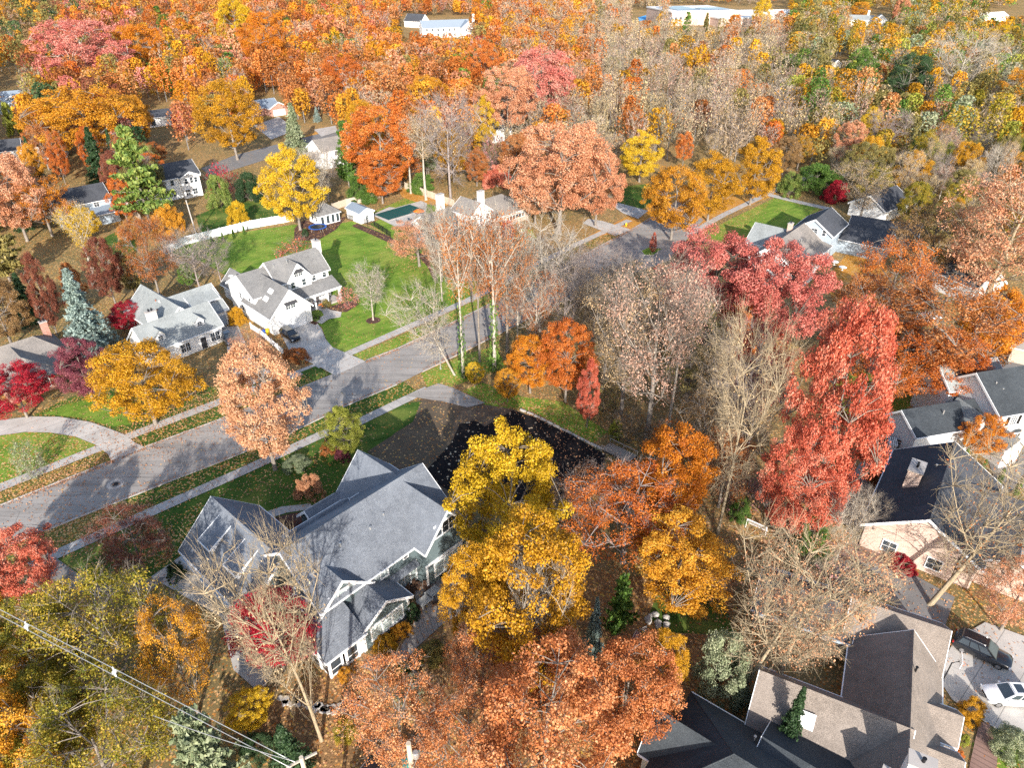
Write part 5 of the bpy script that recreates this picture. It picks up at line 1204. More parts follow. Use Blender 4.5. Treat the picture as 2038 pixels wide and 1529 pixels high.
COLW = dict(gold='golden', yellow='yellow', orange='orange', goldorange='amber', orangered='orange red', red='red', pinkred='pink red', salmon='salmon', peach='peach', rust='rusty', tan='tan', cream='cream', brown='brown', olive='olive', green='green', darkgreen='dark green', brownred='dark maroon', pinktan='pinkish tan', mauve='mauve', lime='lime', palegreen='pale green', copper='coppery', bare='leafless grey', yelgreen='yellow green')
marks = [(o, proj(o.location)) for o in bpy.data.objects if o.get('label') and o.get('category') in ('house', 'tree', 'school', 'garage') and o.parent is None and o.type == 'EMPTY']
SHORT = {}
for o, p in marks:
    l = o['label']
    for cut in (',', ' beside', ' with ', ' in ', ' at ', ' left of', ' right of', ' behind', ' between', ' above', ' below', ' over ', ' among', ' under', ' by ', ' beyond', ' near ', ' far', ' touching', ' mostly', ' half', ' growing', ' cut', ' seen', ' leaning', ' standing', ' filling', ' just'): l = l.split(cut)[0]
    SHORT.setdefault(l, []).append((o, p))
MK = [(k, v[0][1]) for k, v in SHORT.items() if len(v) == 1 and 2 <= len(k.split()) <= 5]
used = set()
def where(x, y, head):
    ms = sorted(MK, key=lambda m: math.hypot(m[1][0]-x, (m[1][1]-y)*1.6))
    def rel(m):
        dx, dy = x-m[1][0], y-m[1][1]
        return ('right of' if dx > 0 else 'left of') if abs(dx) > abs(dy)*1.1 else ('in front of' if dy > 0 else 'beyond')
    for i in range(0, 7):
        l = '%s %s the %s' % (head, rel(ms[i]), ms[i][0])
        if l not in used and len(l.split()) <= 16: used.add(l); return l
    for i in range(0, 5):
        for j in range(i+1, 9):
            l = '%s %s the %s, %s the %s' % (head, rel(ms[i]), ms[i][0], rel(ms[j]), ms[j][0])
            if l not in used and len(l.split()) <= 16: used.add(l); return l
    return head+' among the woods'
for (d_, X, Yj, hgt, rad, x, y) in cand[:NIND]:
    c = region(x, y-40)
    kind = 'bare' if c == 'bare' else 'spruce' if c in ('darkgreen',) else rnd.choice(('thin', 'airy', 'thin')) if c in ('tan', 'cream', 'pinktan', 'mauve') else rnd.choice(('round', 'spread', 'oval', 'airy', 'spread'))
    size = 'tall' if hgt > 15 else 'small' if hgt < 11.5 else 'slim' if rad < 3.7 else 'broad' if rad > 4.6 else 'middling'
    lab = where(x, y, '%s %s tree' % (size, COLW[c]))
    T(kind, 'tan' if c == 'bare' else c, 0, 0, 0, 0, lab, pos=Vector((X, Yj, 0)), hgt=hgt, rad=rad*(.7 if kind == 'spruce' else 1), bark=rnd.choice(('grey', 'pale', 'mauve')) if c in ('bare', 'tan', 'cream', 'pinktan') else 'grey', group='trees of the wood behind the houses')
# far mass
g = np.random.default_rng(99); cols = []; quads = []
def shape(n, vase, k):
    th = g.uniform(0, 6.28, n); t = g.uniform(0, 1, n)**.75
    rr = (.25+.8*t)*np.where(t > .85, np.sqrt(np.clip(1-((t-.85)/.17)**2, .05, 1)), 1) if vase else np.sqrt(np.clip(1-(1.8*t-.85)**2, .02, 1))
    rr = rr*(1+.22*np.sin(3*th+k)+.18*np.sin(5*th+6*t))*(.45+.55*np.sqrt(g.uniform(0, 1, n)))
    P = np.stack([rr*np.cos(th), rr*np.sin(th), .2+.8*t], 1); cl = g.normal(size=(40, 3))*np.array([.5, .5, .3])+np.array([0, 0, .62])
    dens = np.min(np.linalg.norm(P[:, None]-cl[None], axis=2), axis=1); P = P[dens < np.quantile(dens, .72)]
    N = np.stack([P[:, 0], P[:, 1], np.full(len(P), .5)], 1); N /= np.linalg.norm(N, axis=1)[:, None]; return P, N
tmpl = [shape(1100, False, k) for k in range(6)]+[shape(1000, True, k) for k in range(6)]
THIN = ('bare', 'tan', 'cream', 'pinktan', 'mauve')
GREYS = [np.array([(.16, .13, .11), (.30, .25, .21), (.44, .37, .31)]), np.array([(.20, .15, .12), (.36, .28, .22), (.50, .41, .33)]), np.array([(.13, .12, .08), (.28, .24, .16), (.42, .37, .26)])]
for (d_, X, Yj, hgt, rad, x, y) in cand[NIND:]:
    c = region(x, y-25); thin = c in THIN; P, N = tmpl[int(g.integers(0, 6))+(6 if thin else 0)]
    lod = 1.0 if d_ < 330 else .55 if d_ < 480 else .28 if d_ < 700 else .14
    m_ = g.uniform(0, 1, len(P)) < lod; P, N = P[m_], N[m_]
    a = g.uniform(0, 6.28); Rm = np.array([[math.cos(a), -math.sin(a), 0], [math.sin(a), math.cos(a), 0], [0, 0, 1]]); up = 1.0 if thin else 1.0
    Pw = (P*np.array([rad*1.1, rad*1.1, hgt*g.uniform(.8, 1.2)]))@Rm.T+np.array([X, Yj, 0]); Nw = N@Rm.T; f0 = lod**-.42
    if thin:                                        # upright twigs with a few leaves left on them
        k = int(len(Pw)*(.75 if c == 'bare' else .45)); n = k; D = Nw[:k]*np.array([.8, .8, .1])+np.array([0, 0, .8])+g.normal(size=(k, 3))*.35; D /= np.linalg.norm(D, axis=1)[:, None]
        L = g.uniform(.9, 2.2, (k, 1))*f0**.5; Wd = np.cross(D, g.normal(size=(k, 3))); Wd /= np.linalg.norm(Wd, axis=1)[:, None]; wd = .075*f0
        quads.append(np.stack([Pw[:k]-D*L*.5, Pw[:k]-Wd*wd, Pw[:k]+D*L*.5, Pw[:k]+Wd*wd], 1)); pal = GREYS[int(g.integers(0, 3))]; f = np.clip(g.uniform(0, 1, k), 0, .999)*2; i = f.astype(int); f = (f-i)[:, None]; cols.append(pal[i]*(1-f)+pal[i+1]*f)
        Pw, Nw = Pw[k:], Nw[k:]; c = rnd.choice(('tan', 'rust', 'goldorange')) if c == 'bare' else c
        if c == 'bare': continue
    cp, rn = leaves(g, Pw, (.40 if thin else .62)*f0, .5, Nw); quads.append(cp); pal = np.array(PAL[c])*g.uniform(.72, 1.08)
    f = np.clip(.6*rn+.25+g.uniform(-.25, .2), 0, .999)*2; i = f.astype(int); f = (f-i)[:, None]; cols.append(pal[i]*(1-f)+pal[i+1]*f)
    if d_ < 480:                                    # its trunk
        h_ = hgt*.55; w_ = .16; quads.append(np.array([[(X-w_, Yj, 0), (X+w_, Yj, 0), (X+w_*.5, Yj, h_), (X-w_*.5, Yj, h_)], [(X, Yj-w_, 0), (X, Yj+w_, 0), (X, Yj+w_*.5, h_), (X, Yj-w_*.5, h_)]])); cols.append(np.full((2, 3), .26))
quads = np.concatenate(quads); cols = np.concatenate(cols)
me = quadmesh('distant_woods', quads, np.zeros(len(quads)))
a = me.attributes.new('tint', 'FLOAT_COLOR', 'FACE'); a.data.foreach_set('color', np.concatenate([cols, np.ones((len(cols), 1))], 1).astype(np.float32).reshape(-1))
m, t, b_ = newmat('distant_leaves'); col = nd(t, 'Attribute', attribute_name='tint').outputs['Color']
t.links.new(col, b_.inputs['Base Color']); tr_ = nd(t, 'BsdfTranslucent', {'Color': col}); mx = nd(t, 'MixShader', {0: .3, 1: b_.outputs[0], 2: tr_.outputs[0]}); t.links.new(mx.outputs[0], t.nodes['Material Output'].inputs['Surface'])
me.materials.append(m); o = bpy.data.objects.new('distant_woods', me); C.objects.link(o)
tag(o, 'mixed autumn woods stretching into the distance', 'woods', kind='stuff')
print('TREES', len(TREES), 'far', len(cand)-NIND, 'quads', len(quads))

# ------------------------------------------------------------------ cars
def paint(name, c, rough=.18):
    m, t, b = newmat(name); b.inputs['Base Color'].default_value = c4(c); b.inputs['Roughness'].default_value = rough
    b.inputs['Coat Weight'].default_value = .6; b.inputs['Coat Roughness'].default_value = .05; b.inputs['Specular IOR Level'].default_value = .5
    f = noise(t, 3.0); t.links.new(mix(t, f, c, [min(1, x*1.15+.002) for x in c]), b.inputs['Base Color']); return m
P_black, P_white, P_navy = paint('black_car_paint', (.008, .009, .012)), paint('white_car_paint', (.78, .78, .78)), paint('navy_car_paint', (.012, .018, .034))
M_tyre = plain('tyre_rubber', (.015, .015, .016), .85); M_rim = plain('alloy_rim', (.30, .30, .31), .35, .7)
M_lens = glassmat('headlight_lens', (.45, .46, .48), .1); M_red = plain('tail_light_red', (.30, .012, .012), .3)
def car(x, y, head, label, pm, L=4.75, W=1.9, H=1.70, roof=True, sun=False, nwin=3, g=None):
    p = at(x, y) if g is None else g
    r = empty('parked_car', (p.x, p.y, .09), R(head)); tag(r, label, 'car', 'parked cars'); k = L/4.7; hw = W/2
    st = [(-2.35, .48, .88, .86), (-2.28, .36, 1.02, .95), (-1.9, .30, 1.06, .985), (-1.3, .24, 1.05, 1.0), (0, .22, 1.03, 1.0), (.9, .23, 1.02, 1.0), (1.25, .24, 1.0, .99), (1.85, .30, .94, .965), (2.2, .38, .84, .90), (2.33, .46, .74, .78)]
    b = MB(); rings = []
    for (sx, zb, zt, w) in st:
        w *= hw; ring = [(-w*.9, zb), (-w, zb+.16), (-w*1.0, (zb+zt)/2+.08), (-w*.955, zt-.07), (-w*.86, zt), (0, zt+.03), (w*.86, zt), (w*.955, zt-.07), (w, (zb+zt)/2+.08), (w, zb+.16), (w*.9, zb)]
        i = len(b.v); b.v += [(sx*k, q[0], q[1]) for q in ring]; rings.append(i)
    n = 11
    for a, c in zip(rings, rings[1:]):
        for q in range(n): b.f.append([a+q, a+(q+1) % n, c+(q+1) % n, c+q]); b.m.append(0)
    b.f.append([rings[0]+q for q in range(n)]); b.f.append([rings[-1]+n-1-q for q in range(n)]); b.m += [0, 0]
    body = b.build('body', pm, r, smooth=True); md = body.modifiers.new('edge', 'EDGE_SPLIT'); md.split_angle = R(38)
    # cabin
    B0 = [(-2.18, .84), (1.12, .84)]; T0 = [(-1.88, .68), (.22, .66)]
    zb, zt = 1.0, H
    def sec(f, y_=1.0):   # point on cabin side: f from base to roof
        return lambda u: (((B0[0][0]+(B0[1][0]-B0[0][0])*u)*(1-f)+(T0[0][0]+(T0[1][0]-T0[0][0])*u)*f)*k, y_*((.84+(0)*u)*(1-f)+.67*f)*hw/.95, zb+(zt-.07-zb)*f)
    b = MB(); lv = [(0, 0), (1, 0), (1, .02)]
    base = [sec(0, s)(u) for s, u in ((-1, 0), (-1, 1), (1, 1), (1, 0))]; top = [sec(1, s)(u) for s, u in ((-1, 0), (-1, 1), (1, 1), (1, 0))]
    cap = [(q[0]*.95, q[1]*.88, zt) for q in top]
    for A, B_ in ((base, top), (top, cap)):
        for i in range(4): b.poly([A[i], A[(i+1) % 4], B_[(i+1) % 4], B_[i]])
    b.poly(cap); b.build('cabin', pm, r)
    def glass(nm, quad, out):
        c_ = sum((Vector(q) for q in quad), Vector())/4; g_ = MB(); q2 = [tuple(c_+(Vector(q)-c_)*.97+Vector(out)*.012) for q in quad]; q1 = [tuple(Vector(q)-Vector(out)*.03) for q in q2]
        g_.poly(q2); [g_.poly([q1[i], q1[(i+1) % 4], q2[(i+1) % 4], q2[i]]) for i in range(4)]; g_.build(nm, M_glass, r)
    for s in (-1, 1):
        lo, hi = sec(.14, s), sec(.92, s); cuts = [.05, .34, .62, .93][-nwin-1:] if nwin == 3 else [.12, .5, .92]
        for u0, u1 in zip(cuts, cuts[1:]): glass('side_window', [lo(u0+.012), lo(u1-.012), hi(u1-.012), hi(u0+.012)], (0, s, .25))
        a, c_ = sec(.1, s), 0
    glass('windscreen', [sec(.08, -.94)(1), sec(.08, .94)(1), sec(.95, .92)(1), sec(.95, -.92)(1)], (.6, 0, .7)); glass('rear_window', [sec(.25, .9)(0), sec(.25, -.9)(0), sec(.93, -.9)(0), sec(.93, .9)(0)], (-.9, 0, .3))
    if sun: g_ = MB(); g_.box(-.75, .0, -.42, .42, zt+.002, zt+.012); g_.build('sunroof', M_glass, r)
    if roof:
        for s in (-1, 1): g_ = MB(); g_.tube([(-1.6*k, s*.60, zt+.0), (-1.5*k, s*.60, zt+.06), (-.1, s*.58, zt+.06), (0, s*.58, zt-.0)], .022, 5); g_.build('roof_rail', M_rim, r)
    for s in (-1, 1):
        for wx in (-1.42*k, 1.42*k):
            w_ = MB(); MX = Matrix.Translation((wx, s*(hw-.13), .36))@Matrix.Rotation(R(90), 4, 'X'); prof = [(.22, -.125), (.34, -.125), (.365, -.08), (.365, .08), (.34, .125), (.22, .125)]
            w_.lathe(prof, 18); w_.v = [tuple(MX@Vector(q)) for q in w_.v]; wo_ = w_.build('wheel', M_tyre, r)
            w_ = MB(); w_.lathe([(.235, -.130), (.20, -.10), (.05, -.09), (.05, .09), (.20, .10), (.235, .130)], 14); w_.v = [tuple(MX@Vector(q)) for q in w_.v]; w_.build('rim', M_rim, wo_)
        g_ = MB(); g_.box(2.16*k, 2.30*k, s*hw*.80-.16, s*hw*.80+.10 if s > 0 else s*hw*.80+.16, .66, .78); g_.build('headlight', M_lens, r)
        g_ = MB(); g_.box(-2.36*k, -2.24*k, s*hw*.86-.09, s*hw*.86+.09, .80, 1.0); g_.build('tail_light', M_red, r)
        g_ = MB(); g_.box(.62, .80, s*(hw+.04)-.1, s*(hw+.04)+.1, 1.02, 1.16); g_.build('mirror', pm, r)
    g_ = MB(); g_.box(2.2*k, 2.345*k, -.42, .42, .52, .70); g_.build('grille', M_black, r)
    return r
car(579, 674, -46, 'black car parked in the driveway of the white farmhouse', P_black, nwin=3)
car(456, 680, -50, 'navy car behind the white cape house, nose to the street', P_navy)
car(2006, 1394, 176, 'white SUV with dark sunroof in the brown house driveway', P_white, sun=True)
car(1950, 1304, -38, 'black SUV beside the white one, under the orange pink maple', P_black, L=5.1, W=2.0, H=1.85)
car(745, 1545, 60, 'dark car under the rust red oak at the bottom edge', P_black)
car(1846, 640, 20, 'white car showing through the rusty oak leaves', P_white)
# ------------------------------------------------------------------ fences
def fence(name, pts, hgt, label, mat, style='solid', cat='fence', step=2.4, z=0, group=None):
    W = [at(*p) for p in pts]; r = empty(name, W[0]); tag(r, label, cat, group)
    L = [p-W[0] for p in W]; np_ = 0
    for a, c in zip(L, L[1:]):
        ln = (c-a).length; n = max(1, round(ln/step)); dr = (c-a)/ln; an = math.atan2(dr.y, dr.x)
        for i in range(n):
            p0, p1 = a+(c-a)*(i/n), a+(c-a)*((i+1)/n); b = MB(); M = Matrix.Translation(p0)@Matrix.Rotation(an, 4, 'Z'); w_ = (p1-p0).length
            if style == 'solid':
                nb = max(4, int(w_/.16)); b.box(.062, w_-.062, -.02, .02, .08, hgt-.08, M=M)
                for q in range(nb): b.box(.065+q*(w_-.13)/nb, .065+(q+.86)*(w_-.13)/nb, -.034, .034, .081, hgt-.081, M=M)
                b.box(.061, w_-.061, -.045, .045, hgt-.08, hgt, M=M)
            elif style == 'picket':
                for q in range(int(w_/.17)): b.box(.08+q*.17, .08+q*.17+.09, -.012, .012, .05, hgt, M=M)
                for zz in (.3, hgt-.3): b.box(.061, w_-.061, .0125, .05, zz, zz+.08, M=M)
            elif style == 'iron':
                for q in range(int(w_/.16)): b.box(.06+q*.16, .06+q*.16+.03, -.015, .015, .05, hgt, M=M)
                for zz in (.12, hgt-.12): b.box(.051, w_-.051, .0155, .04, zz, zz+.05, M=M)
            elif style == 'rail':
                for zz in (.15, .55, .95, hgt-.2): b.box(.061, w_-.061, -.03, .03, zz, zz+.28, M=M)
            b.build('panel', mat, r)
            b = MB(); M2 = Matrix.Translation(p0)@Matrix.Rotation(an, 4, 'Z'); q = .06; b.box(-q, q, -q, q, 0, hgt+.08, M=M2); b.box(-q*1.3, q*1.3, -q*1.3, q*1.3, hgt+.081, hgt+.14, M=M2); b.build('post', mat, r)
    return r
fence('vinyl_fence', [(330, 508), (372, 487), (440, 470), (500, 455), (585, 440)], 2.0, 'long white vinyl fence along the back of the big lawn', M_vinyl)
fence('picket_fence', [(500, 655), (520, 668), (566, 708)], 1.2, 'white picket fence between the two white houses, beside the driveway', M_vinyl, 'picket')
fence('iron_fence', [(690, 436), (745, 450), (778, 472)], 1.3, 'black iron fence between the pool lawn and the big lawn', M_black, 'iron')
fence('wooden_fence', [(662, 420), (690, 410), (745, 398), (800, 376)], 1.9, 'pale weathered board fence behind the pool, left run', M_wood2)
fence('wooden_fence', [(806, 376), (850, 392), (905, 412)], 1.9, 'pale weathered board fence behind the pool, right run', M_wood2)
fence('wooden_fence', [(248, 418), (272, 432), (282, 440)], 1.6, 'short weathered fence left of the tall pine', M_wood)
fence('dark_fence', [(1682, 868), (1702, 872), (1740, 884), (1800, 900)], 1.6, 'dark timber fence beside the pale blue shed', M_dkwood, 'rail')
fence('vinyl_fence', [(1833, 560), (1850, 546), (1900, 556)], 1.9, 'white vinyl fence running to the white barn', M_vinyl)
fence('wooden_fence', [(1985, 600), (2045, 615)], 1.7, 'grey board fence right of the white barn', M_dkwood)
fence('wooden_fence', [(1690, 488), (1712, 486), (1745, 498)], 1.8, 'weathered fence between the tan roofed house and the grey blue house', M_wood)
# ------------------------------------------------------------------ lamp, poles, wires
p = at(877, 735); r = empty('street_lamp', p, R(135)); tag(r, 'grey street lamp with a curved arm at the kerb', 'street lamp')
b = MB(); b.tube([(0, 0, 0), (0, 0, 6.6)], [.10, .06], 10); b.lathe([(.17, 0), (.17, .25), (.1, .3)], 10); b.build('pole', M_metal, r)
b = MB(); b.tube([(0, 0, 6.4), (.5, 0, 6.95), (1.2, 0, 7.1), (1.8, 0, 7.1)], .04, 8); b.build('arm', M_metal, r)
b = MB(); b.lathe([(.05, .16), (.16, .12), (.2, 0)], 12, c=(2.0, 0, 7.0)); b.v = [((q[0]-2.0)*1.9+2.0, q[1], q[2]) for q in b.v]; b.build('lamp_head', M_metal, r)
def pole(x, y, top, label, h=None, arms=1, yaw=0, mat=None, tilt=0):
    g_ = at(x, y)
    if h is None:
        h = 3
        while proj((g_.x, g_.y, h))[1] > top and h < 16: h += .1
    r = empty('utility_pole', (g_.x, g_.y, 0), R(yaw)); r.rotation_euler = (0, R(tilt), R(yaw)); tag(r, label, 'utility pole', 'utility poles'); b = MB(); b.tube([(0, 0, -.1), (0, 0, h)], [.17, .12], 8); b.build('pole', mat or M_wood2, r)
    for k in range(arms):
        b = MB(); b.box(-1.1, 1.1, -.06, .06, h-.5-k*.9, h-.37-k*.9); o = b.build('crossarm', M_wood, r)
        for q in (-.95, -.4, .4, .95):
            b = MB(); b.lathe([(.03, 0), (.06, .05), (.04, .16), (.05, .2)], 6, c=(q, 0, h-.36-k*.9)); b.build('insulator', M_dkgrey, o)
    return g_, h
pole(391, 468, 398, 'tall leaning pole behind the white vinyl fence', arms=0, tilt=-3, mat=M_kerb)
W0 = at(600, 1512, 15.5); gA = Vector((W0.x, W0.y, 0))
r = empty('utility_pole', gA, R(30)); tag(r, 'wooden pole carrying the power lines at the bottom edge', 'utility pole', 'utility poles'); b = MB(); b.tube([(0, 0, -.1), (0, 0, 15.7)], [.2, .14], 10); b.build('pole', M_wood2, r); b = MB(); b.box(-1.0, 1.0, .15, .27, 15.0, 15.14); b.build('crossarm', M_wood, r)
W1 = at(813, 1482, 8.5); r = empty('utility_pole', (W1.x, W1.y, 0), 0); tag(r, 'brown wooden pole in the rust red oak at the bottom', 'utility pole', 'utility poles'); b = MB(); b.tube([(0, 0, -.1), (0, 0, 8.6)], [.24, .20], 10); b.build('pole', M_wood2, r); b = MB(); b.lathe([(.2, 0), (.28, .05), (.28, .6), (.2, .65)], 10, c=(.42, .1, 6.6)); b.build('transformer', M_metal, r)
def wire(name, a, c, sag, rad, label, cat='power line', n=14, group='power lines'):
    b = MB(); pts = []
    for i in range(n+1):
        t = i/n; q = a.lerp(c, t); q.z -= sag*4*t*(1-t); pts.append(q)
    b.tube(pts, rad, 5); o = b.build(name, M_metal, smooth=True); return tag(o, label, cat, group)
A0, A1 = at(0, 1214, 15.4), at(588, 1519, 15.4); A0 = A0+(A0-A1)*.25
B0_, B1_ = at(0, 1226, 15.2), at(582, 1531, 15.2); B0_ = B0_+(B0_-B1_)*.25
wire('power_line', A0, A1, .0, .028, 'upper of the two power lines crossing the lower left corner'); wire('power_line', B0_, B1_, .0, .026, 'lower of the two power lines crossing the lower left corner')
wire('power_line', A1+Vector((0, 0, .1)), at(470, 1480, 15.3)+(at(470, 1480, 15.3)-A1)*1.5, .2, .024, 'third thin power line meeting the pole at the bottom edge')
for (x, y, lb) in ((53, 1247, 'white spacer clamp on the power lines, nearer the left edge'), (228, 1338, 'white spacer clamp on the power lines, above the yellow green tree')):
    q = at(x, y, 15.3); b = MB(); b.tube([(q.x-.25, q.y+.3, 15.42), (q.x+.25, q.y-.32, 15.18)], .05, 6); b.box(q.x-.12, q.x+.12, q.y-.12, q.y+.12, 15.2, 15.4); tag(b.build('line_spacer', M_trim), lb, 'line spacer', 'spacers on the power lines')
for (x, y, t_, lb) in ((1083, 74, 38, 'thin far pole above the pink oak, upper centre'), (1186, 66, 38, 'thin far pole right of the upper centre'), (998, 82, 36, 'thin far pole right of the long white house')): pole(x, y, t_, lb, yaw=20)
# ------------------------------------------------------------------ garden things
p = at(633, 458); r = empty('trampoline', p); tag(r, 'round blue rimmed trampoline beside the garden pavilion', 'trampoline')
b = MB(); b.lathe([(1.75, .86), (1.75, .90), (2.18, .90), (2.18, .86)], 32)
b.f = b.f[:-2]; b.m = b.m[:-2]; b.build('safety_pad', M_blue, r); b = MB(); b.lathe([(1.76, .84), (1.76, .86)], 32); b.build('jump_mat', M_black, r)
for k in range(6):
    a = k*math.pi/3; b = MB(); b.tube([(2.05*math.cos(a), 2.05*math.sin(a), .88), (2.1*math.cos(a), 2.1*math.sin(a), .03), (2.1*math.cos(a+.3), 2.1*math.sin(a+.3), .03), (2.05*math.cos(a+.3), 2.05*math.sin(a+.3), .88)], .035, 6); b.build('leg', M_metal, r)
p = at(1246, 450); r = empty('fire_hydrant', p); tag(r, 'yellow fire hydrant on the leafy verge by the far driveway', 'hydrant'); b = MB(); b.lathe([(.2, 0), (.2, .06), (.14, .08), (.14, .62), (.18, .64), (.16, .75), (.05, .86)], 12); b.build('barrel', M_yellowp, r)
b = MB(); b.tube([(-.26, 0, .5), (.26, 0, .5)], .07, 8); b.build('outlet', M_yellowp, r)
def table_set(x, y, yaw, label):
    r = empty('patio_table', at(x, y), R(yaw)); tag(r, label, 'table', 'patio tables'); b = MB()
    for i in range(7): b.box(-.8, .8, -.55+i*.157, -.55+i*.157+.13, .70, .74)
    b.build('tabletop', M_table, r)
    for sx in (-.7, .7):
        for sy in (-.46, .46): b = MB(); b.box(sx-.04, sx+.04, sy-.04, sy+.04, .02, .699); b.build('leg', M_table, r)
def chair(x, y, yaw, label, mat, group='patio chairs', name='patio_chair', sling=False, low=0):
    r = empty(name, at(x, y), R(yaw)); tag(r, label, 'chair', group); b = MB(); z = .42-low
    b.box(-.3, .3, -.32, .32, z-.06, z); b.build('seat', mat, r); b = MB(); b.poly([(-.32, -.3, z), (-.32, .3, z), (-.55, .26, z+.62), (-.55, -.26, z+.62)]); b.poly([(-.38, -.3, z), (-.61, -.26, z+.62), (-.61, .26, z+.62), (-.38, .3, z)])
    b.poly([(-.55, .26, z+.62), (-.32, .3, z), (-.38, .3, z), (-.61, .26, z+.62)]); b.poly([(-.32, -.3, z), (-.55, -.26, z+.62), (-.61, -.26, z+.62), (-.38, -.3, z)]); b.poly([(-.55, -.26, z+.62), (-.55, .26, z+.62), (-.61, .26, z+.62), (-.61, -.26, z+.62)]); b.build('backrest', mat, r)
    for s in (-1, 1):
        b = MB(); b.box(-.36, .32, s*.34-.04, s*.34+.04, z+.18, z+.23); b.box(.24, .31, s*.34-.035, s*.34+.035, .02, z+.179); b.box(-.35, -.28, s*.34-.035, s*.34+.035, .02, z+.179); b.build('armrest', mat, r)
table_set(862, 1187, 48, 'grey slatted patio table, the farther of two on the stone patio'); table_set(846, 1204, 48, 'grey slatted patio table, the nearer of two on the stone patio')
for (x, y, a, lb) in ((851, 1176, -60, 'brown wicker chair beyond the far patio table'), (866, 1206, 110, 'brown wicker chair right of the patio tables'), (822, 1180, -20, 'brown wicker chair at the house wall, left one'), (832, 1172, -30, 'brown wicker chair at the house wall, right one'), (832, 1218, 30, 'brown wicker chair nearest the sun room'), (818, 1186, -10, 'brown wicker chair tucked into the patio corner')): chair(x, y, a, lb, M_cush)
p = at(870, 1142); r = empty('patio_grill', p, R(-40)); tag(r, 'covered black grill on the patio at the house wall', 'grill'); b = MB(); b.lathe([(.95, 0), (1.0, .5), (.9, 1.1), (.45, 1.32), (.05, 1.36)], 14); b.v = [(q[0]*.95, q[1]*.75, q[2]) for q in b.v]; b.build('cover', M_black, r, smooth=True); b = MB(); b.tube([(.2, 0, 1.3), (.2, .1, 1.42), (-.2, .1, 1.42), (-.2, 0, 1.3)], .02, 5); b.build('handle', M_metal, r)
# hammock
p = at(1268, 1290); r = empty('hammock', p, R(58)); tag(r, 'red striped hammock on a stand under the green conifer', 'hammock'); b = MB()
ms = plain('hammock_red', (.26, .03, .045), .8), plain('hammock_cream', (.50, .42, .36), .8)
for i in range(16):
    for j in range(8):
        f = lambda jj: .75-.28*(1-((jj-4)/4)**2)
        b.poly([(-1.2+j*.3, -.8+i*.1, f(j)), (-1.2+(j+1)*.3, -.8+i*.1, f(j+1)), (-1.2+(j+1)*.3, -.7+i*.1, f(j+1)), (-1.2+j*.3, -.7+i*.1, f(j))], ms[i % 2])
b.build('fabric', None, r, fix=False)
for s in (-1, 1):
    b = MB(); b.tube([(s*1.22, -.85, .76), (s*1.22, .85, .76)], .03, 6, M_wood2); b.build('spreader_bar', None, r)
    b = MB()
    for q in range(7): b.tube([(s*1.22, -.8+q*.266, .76), (s*2.0, 0, 1.15)], .008, 3)
    b.build('rope', M_trim, r)
    b = MB(); b.tube([(s*.9, 0, .05), (s*1.7, 0, .12), (s*2.1, 0, 1.2)], .045, 6); b.build('stand_arm', M_dkgrey, r)
b = MB(); b.tube([(-.95, 0, .05), (.95, 0, .05)], .045, 6); b.tube([(-.9, -.6, .03), (-.9, .6, .03)], .04, 6); b.tube([(.9, -.6, .03), (.9, .6, .03)], .04, 6); b.build('stand_base', M_dkgrey, r)
# soccer goal
p = at(1503, 1058); r = empty('soccer_goal', p, R(-38)); tag(r, 'small white soccer goal at the foot of the red oak', 'goal'); b = MB(); b.tube([(-1.2, 0, 0), (-1.2, 0, 1.3), (1.2, 0, 1.3), (1.2, 0, 0)], .06, 8); b.tube([(-1.2, 0, 1.3), (-1.2, .9, 0), (1.2, .9, 0), (1.2, 0, 1.3)], .04, 6); b.build('frame', M_trim, r); b = MB()
for i in range(14): b.tube([(-1.2+i*.185, 0.02, 1.28), (-1.2+i*.185, .88, .02)], .008, 3)
for j in range(6): b.tube([(-1.18, .15*j+.03, 1.27-.21*j), (1.18, .15*j+.03, 1.27-.21*j)], .008, 3)
b.build('net', M_trim, r)
# deck at the lot corner
p = at(1232, 905); r = empty('wooden_deck', p, R(-42)); tag(r, 'grey slatted wooden footbridge at the corner of the black soil', 'footbridge'); b = MB()
for i in range(16): b.box(-2.2+i*.28, -2.2+i*.28+.22, -1.0, 1.0, .35, .40)
b.build('boards', M_wood, r)
for s in (-1, 1): b = MB(); b.box(-2.3, 2.3, s*.9-.06, s*.9+.06, .05, .345); b.build('beam', M_dkwood, r)
for s in (-1, 1): b = MB(); b.box(-2.3, 2.3, s*1.06-.04, s*1.06+.04, 1.0, 1.08); [b.box(x_-.05, x_+.05, s*1.06-.045, s*1.06+.045, .0, .999) for x_ in (-2.2, 0, 2.2)]; b.build('railing', M_wood, r)
b = MB(); pts = off([(1033, 817), (1062, 828), (1100, 848), (1150, 872), (1200, 898)], .1)
for a, c in zip(pts, pts[1:]):
    n = int((c-a).length/1.1)
    for i in range(n):
        q = a.lerp(c, (i+.5)/n); an = math.atan2((c-a).y, (c-a).x)+rnd.uniform(-.1, .1); b.box(-.5, .5, -.14, .14, 0, rnd.uniform(.18, .3), M=Matrix.Translation(q)@Matrix.Rotation(an, 4, 'Z'))
tag(b.build('stone_edging', M_stn), 'row of pale stones edging the black soil', 'stone edging')
